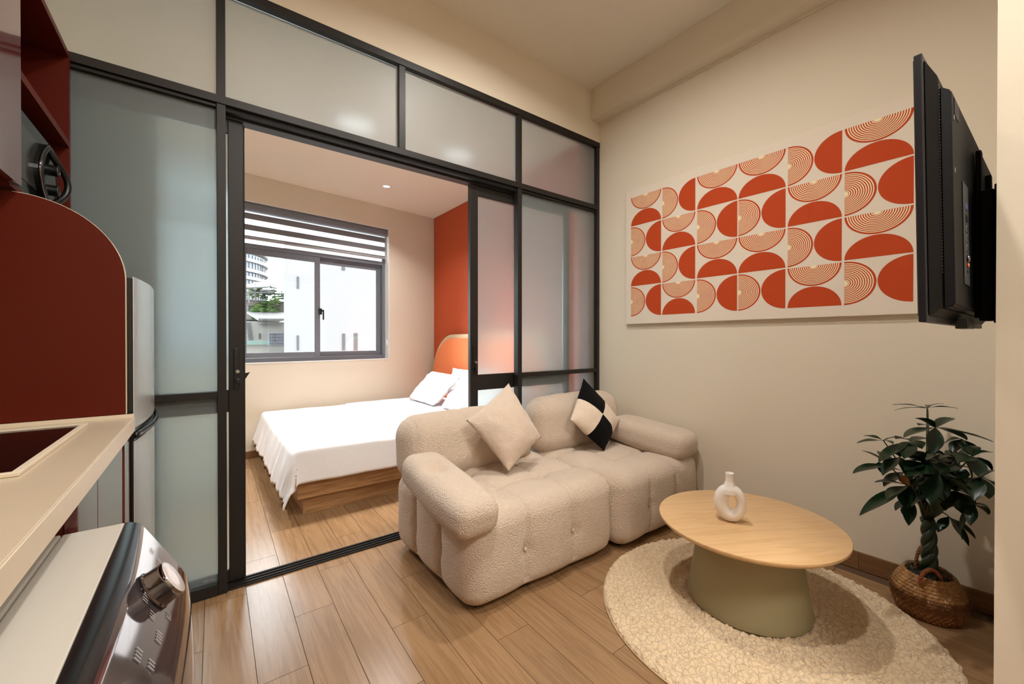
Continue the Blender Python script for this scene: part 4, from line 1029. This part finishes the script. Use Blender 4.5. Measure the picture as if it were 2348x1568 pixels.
rectY('shed_wall', NB2, 520, 617, 790, 1000, 15.5, 1.5, sh); rectY('shed_roof', TEAL, 520, 618, 781, 790, 15.3, 1.8, sh)
# rooftop canopy
cn = thing('roof_canopy', (4, 20, 5), 'grey sheet metal canopy on white posts over the roof garden', 'canopy')
def quad3(name, m, pts, par, th=.05):
    b = new(); vv = [b.verts.new(p) for p in pts]; f = b.faces.new(vv); r_ = bmesh.ops.extrude_face_region(b, geom=[f]); bmesh.ops.translate(b, verts=[v for v in r_['geom'] if isinstance(v, bmesh.types.BMVert)], vec=(0, 0, -th)); return obj(name, b, m, par)
quad3('canopy_sheet', MTL, [yat(562, 659, 19.5), yat(584, 646, 22), yat(628, 648, 22), yat(617, 657, 19.5)], cn); quad3('canopy_sheet', MTL, [yat(622, 657, 19.5), yat(632, 649, 22), yat(651, 652, 22), yat(634, 660, 19.5)], cn)
quad3('canopy_sheet', MTL, [yat(563, 670, 19.5), yat(584, 661, 22), yat(628, 663, 22), yat(626, 669, 19.5)], cn)
for x, y0, y1 in ((585, 648, 675), (629, 652, 664), (571, 663, 680)): rectY('post', ROW, x-.8, x+.8, y0, y1+14, 19.9, .08, cn)
# roof garden plants and railing
rl = thing('roof_railing', (4, 19.8, 3), 'thin green railing round the roof garden', 'railing')
for i in range(18): rectY('baluster', GRN2, 562+5.2*i-.5, 562+5.2*i+.5, 672, 687, Yt+.9, .04, rl)
rectY('rail', GRN2, 560, 654, 671, 673, Yt+.9, .05, rl)
def bush(name, x, y, Y, r, m, label, grp, sx=1):
    b = new(); c = yat(x, y, Y)
    for i in range(34):
        p = c+Vector((random.gauss(0, r*.5*sx), random.gauss(0, r*.25), random.gauss(0, r*.32))); s_ = r*random.uniform(.10, .22)
        bb2 = bmesh.ops.create_icosphere(b, subdivisions=1, radius=s_); bmesh.ops.rotate(b, verts=bb2['verts'], cent=(0, 0, 0), matrix=Matrix.Rotation(random.random()*3, 3, 'X')); bmesh.ops.scale(b, verts=bb2['verts'], vec=(1.3, .7, .6)); bmesh.ops.translate(b, verts=bb2['verts'], vec=p)
    tag(obj(name, b, m), label, 'plant', grp)
bush('shrub', 604, 706, Yt+1.2, .55, GRN, 'yellow green shrub in the balcony opening of the terrace house', 'far roof garden plants', 1.5)
bush('shrub', 619, 701, Yt+1.2, .34, GRN, 'small yellow green shrub at the right end of the balcony opening', 'far roof garden plants')
bush('shrub', 632, 688, Yt+.8, .28, GRN, 'small yellow green shrub on the roof edge right of the railing', 'far roof garden plants')
bush('shrub', 583, 673, Yt+1.6, .34, GRN, 'bright green shrub beside the left canopy post', 'far roof garden plants')
bush('shrub', 611, 674, Yt+1.6, .5, GRN2, 'blue green climbing plants behind the roof railing', 'far roof garden plants', 1.7)
bush('shrub', 643, 680, Yt+1.6, .25, GRN2, 'blue green plant at the right end of the roof railing', 'far roof garden plants')
# round tower
tw = thing('tower_block', (12, 90, 0), 'round white high rise tower with ribbon balconies far behind the terrace house', 'building')
pr_ = yat(616, 650, 90); pcx = pr_.x-11; 
b = new(); n = 64
lathe(b, [(10.6, -20), (10.6, yat(600, 585, 90).z-1)], n, (pcx, 92, 0)); obj('glass_drum', b, GLS, tw, True, auto=40)
zt_ = yat(600, 586, 90).z
k = 0; z = zt_
while z > 2:
    hh_ = .55
    b = new(); lathe(b, [(10.65, 0), (11.1, 0), (11.1, hh_), (10.65, hh_)], n, (pcx, 92, z-hh_)); obj('balcony_band', b, ROW, tw, True, auto=40)
    z -= 1.35 if k > 1 else 1.75; k += 1
for i in range(40):
    a = pi+pi*i/40; x, y = pcx+10.68*cos(a), 92+10.68*sin(a)
    BX('mullion', ROW, tw, x-.06, x+.06, y-.06, y+.06, 2, zt_-1)
gd = BX('ground', mat('far_ground', (120, 120, 116), .9), None, -60, 90, 5.6, 200, -8.2, -8.0); tag(gd, 'ground between the houses far below', kind='structure')
for (px_, py_) in ((480, 1331), (1357, 833)):
    a = yat(px_, py_, YP+.0295); BX('glass_label', M_print, pt, a.x-.022, a.x+.022, YP+.0290, YP+.0297, a.z-.0022, a.z+.0022)
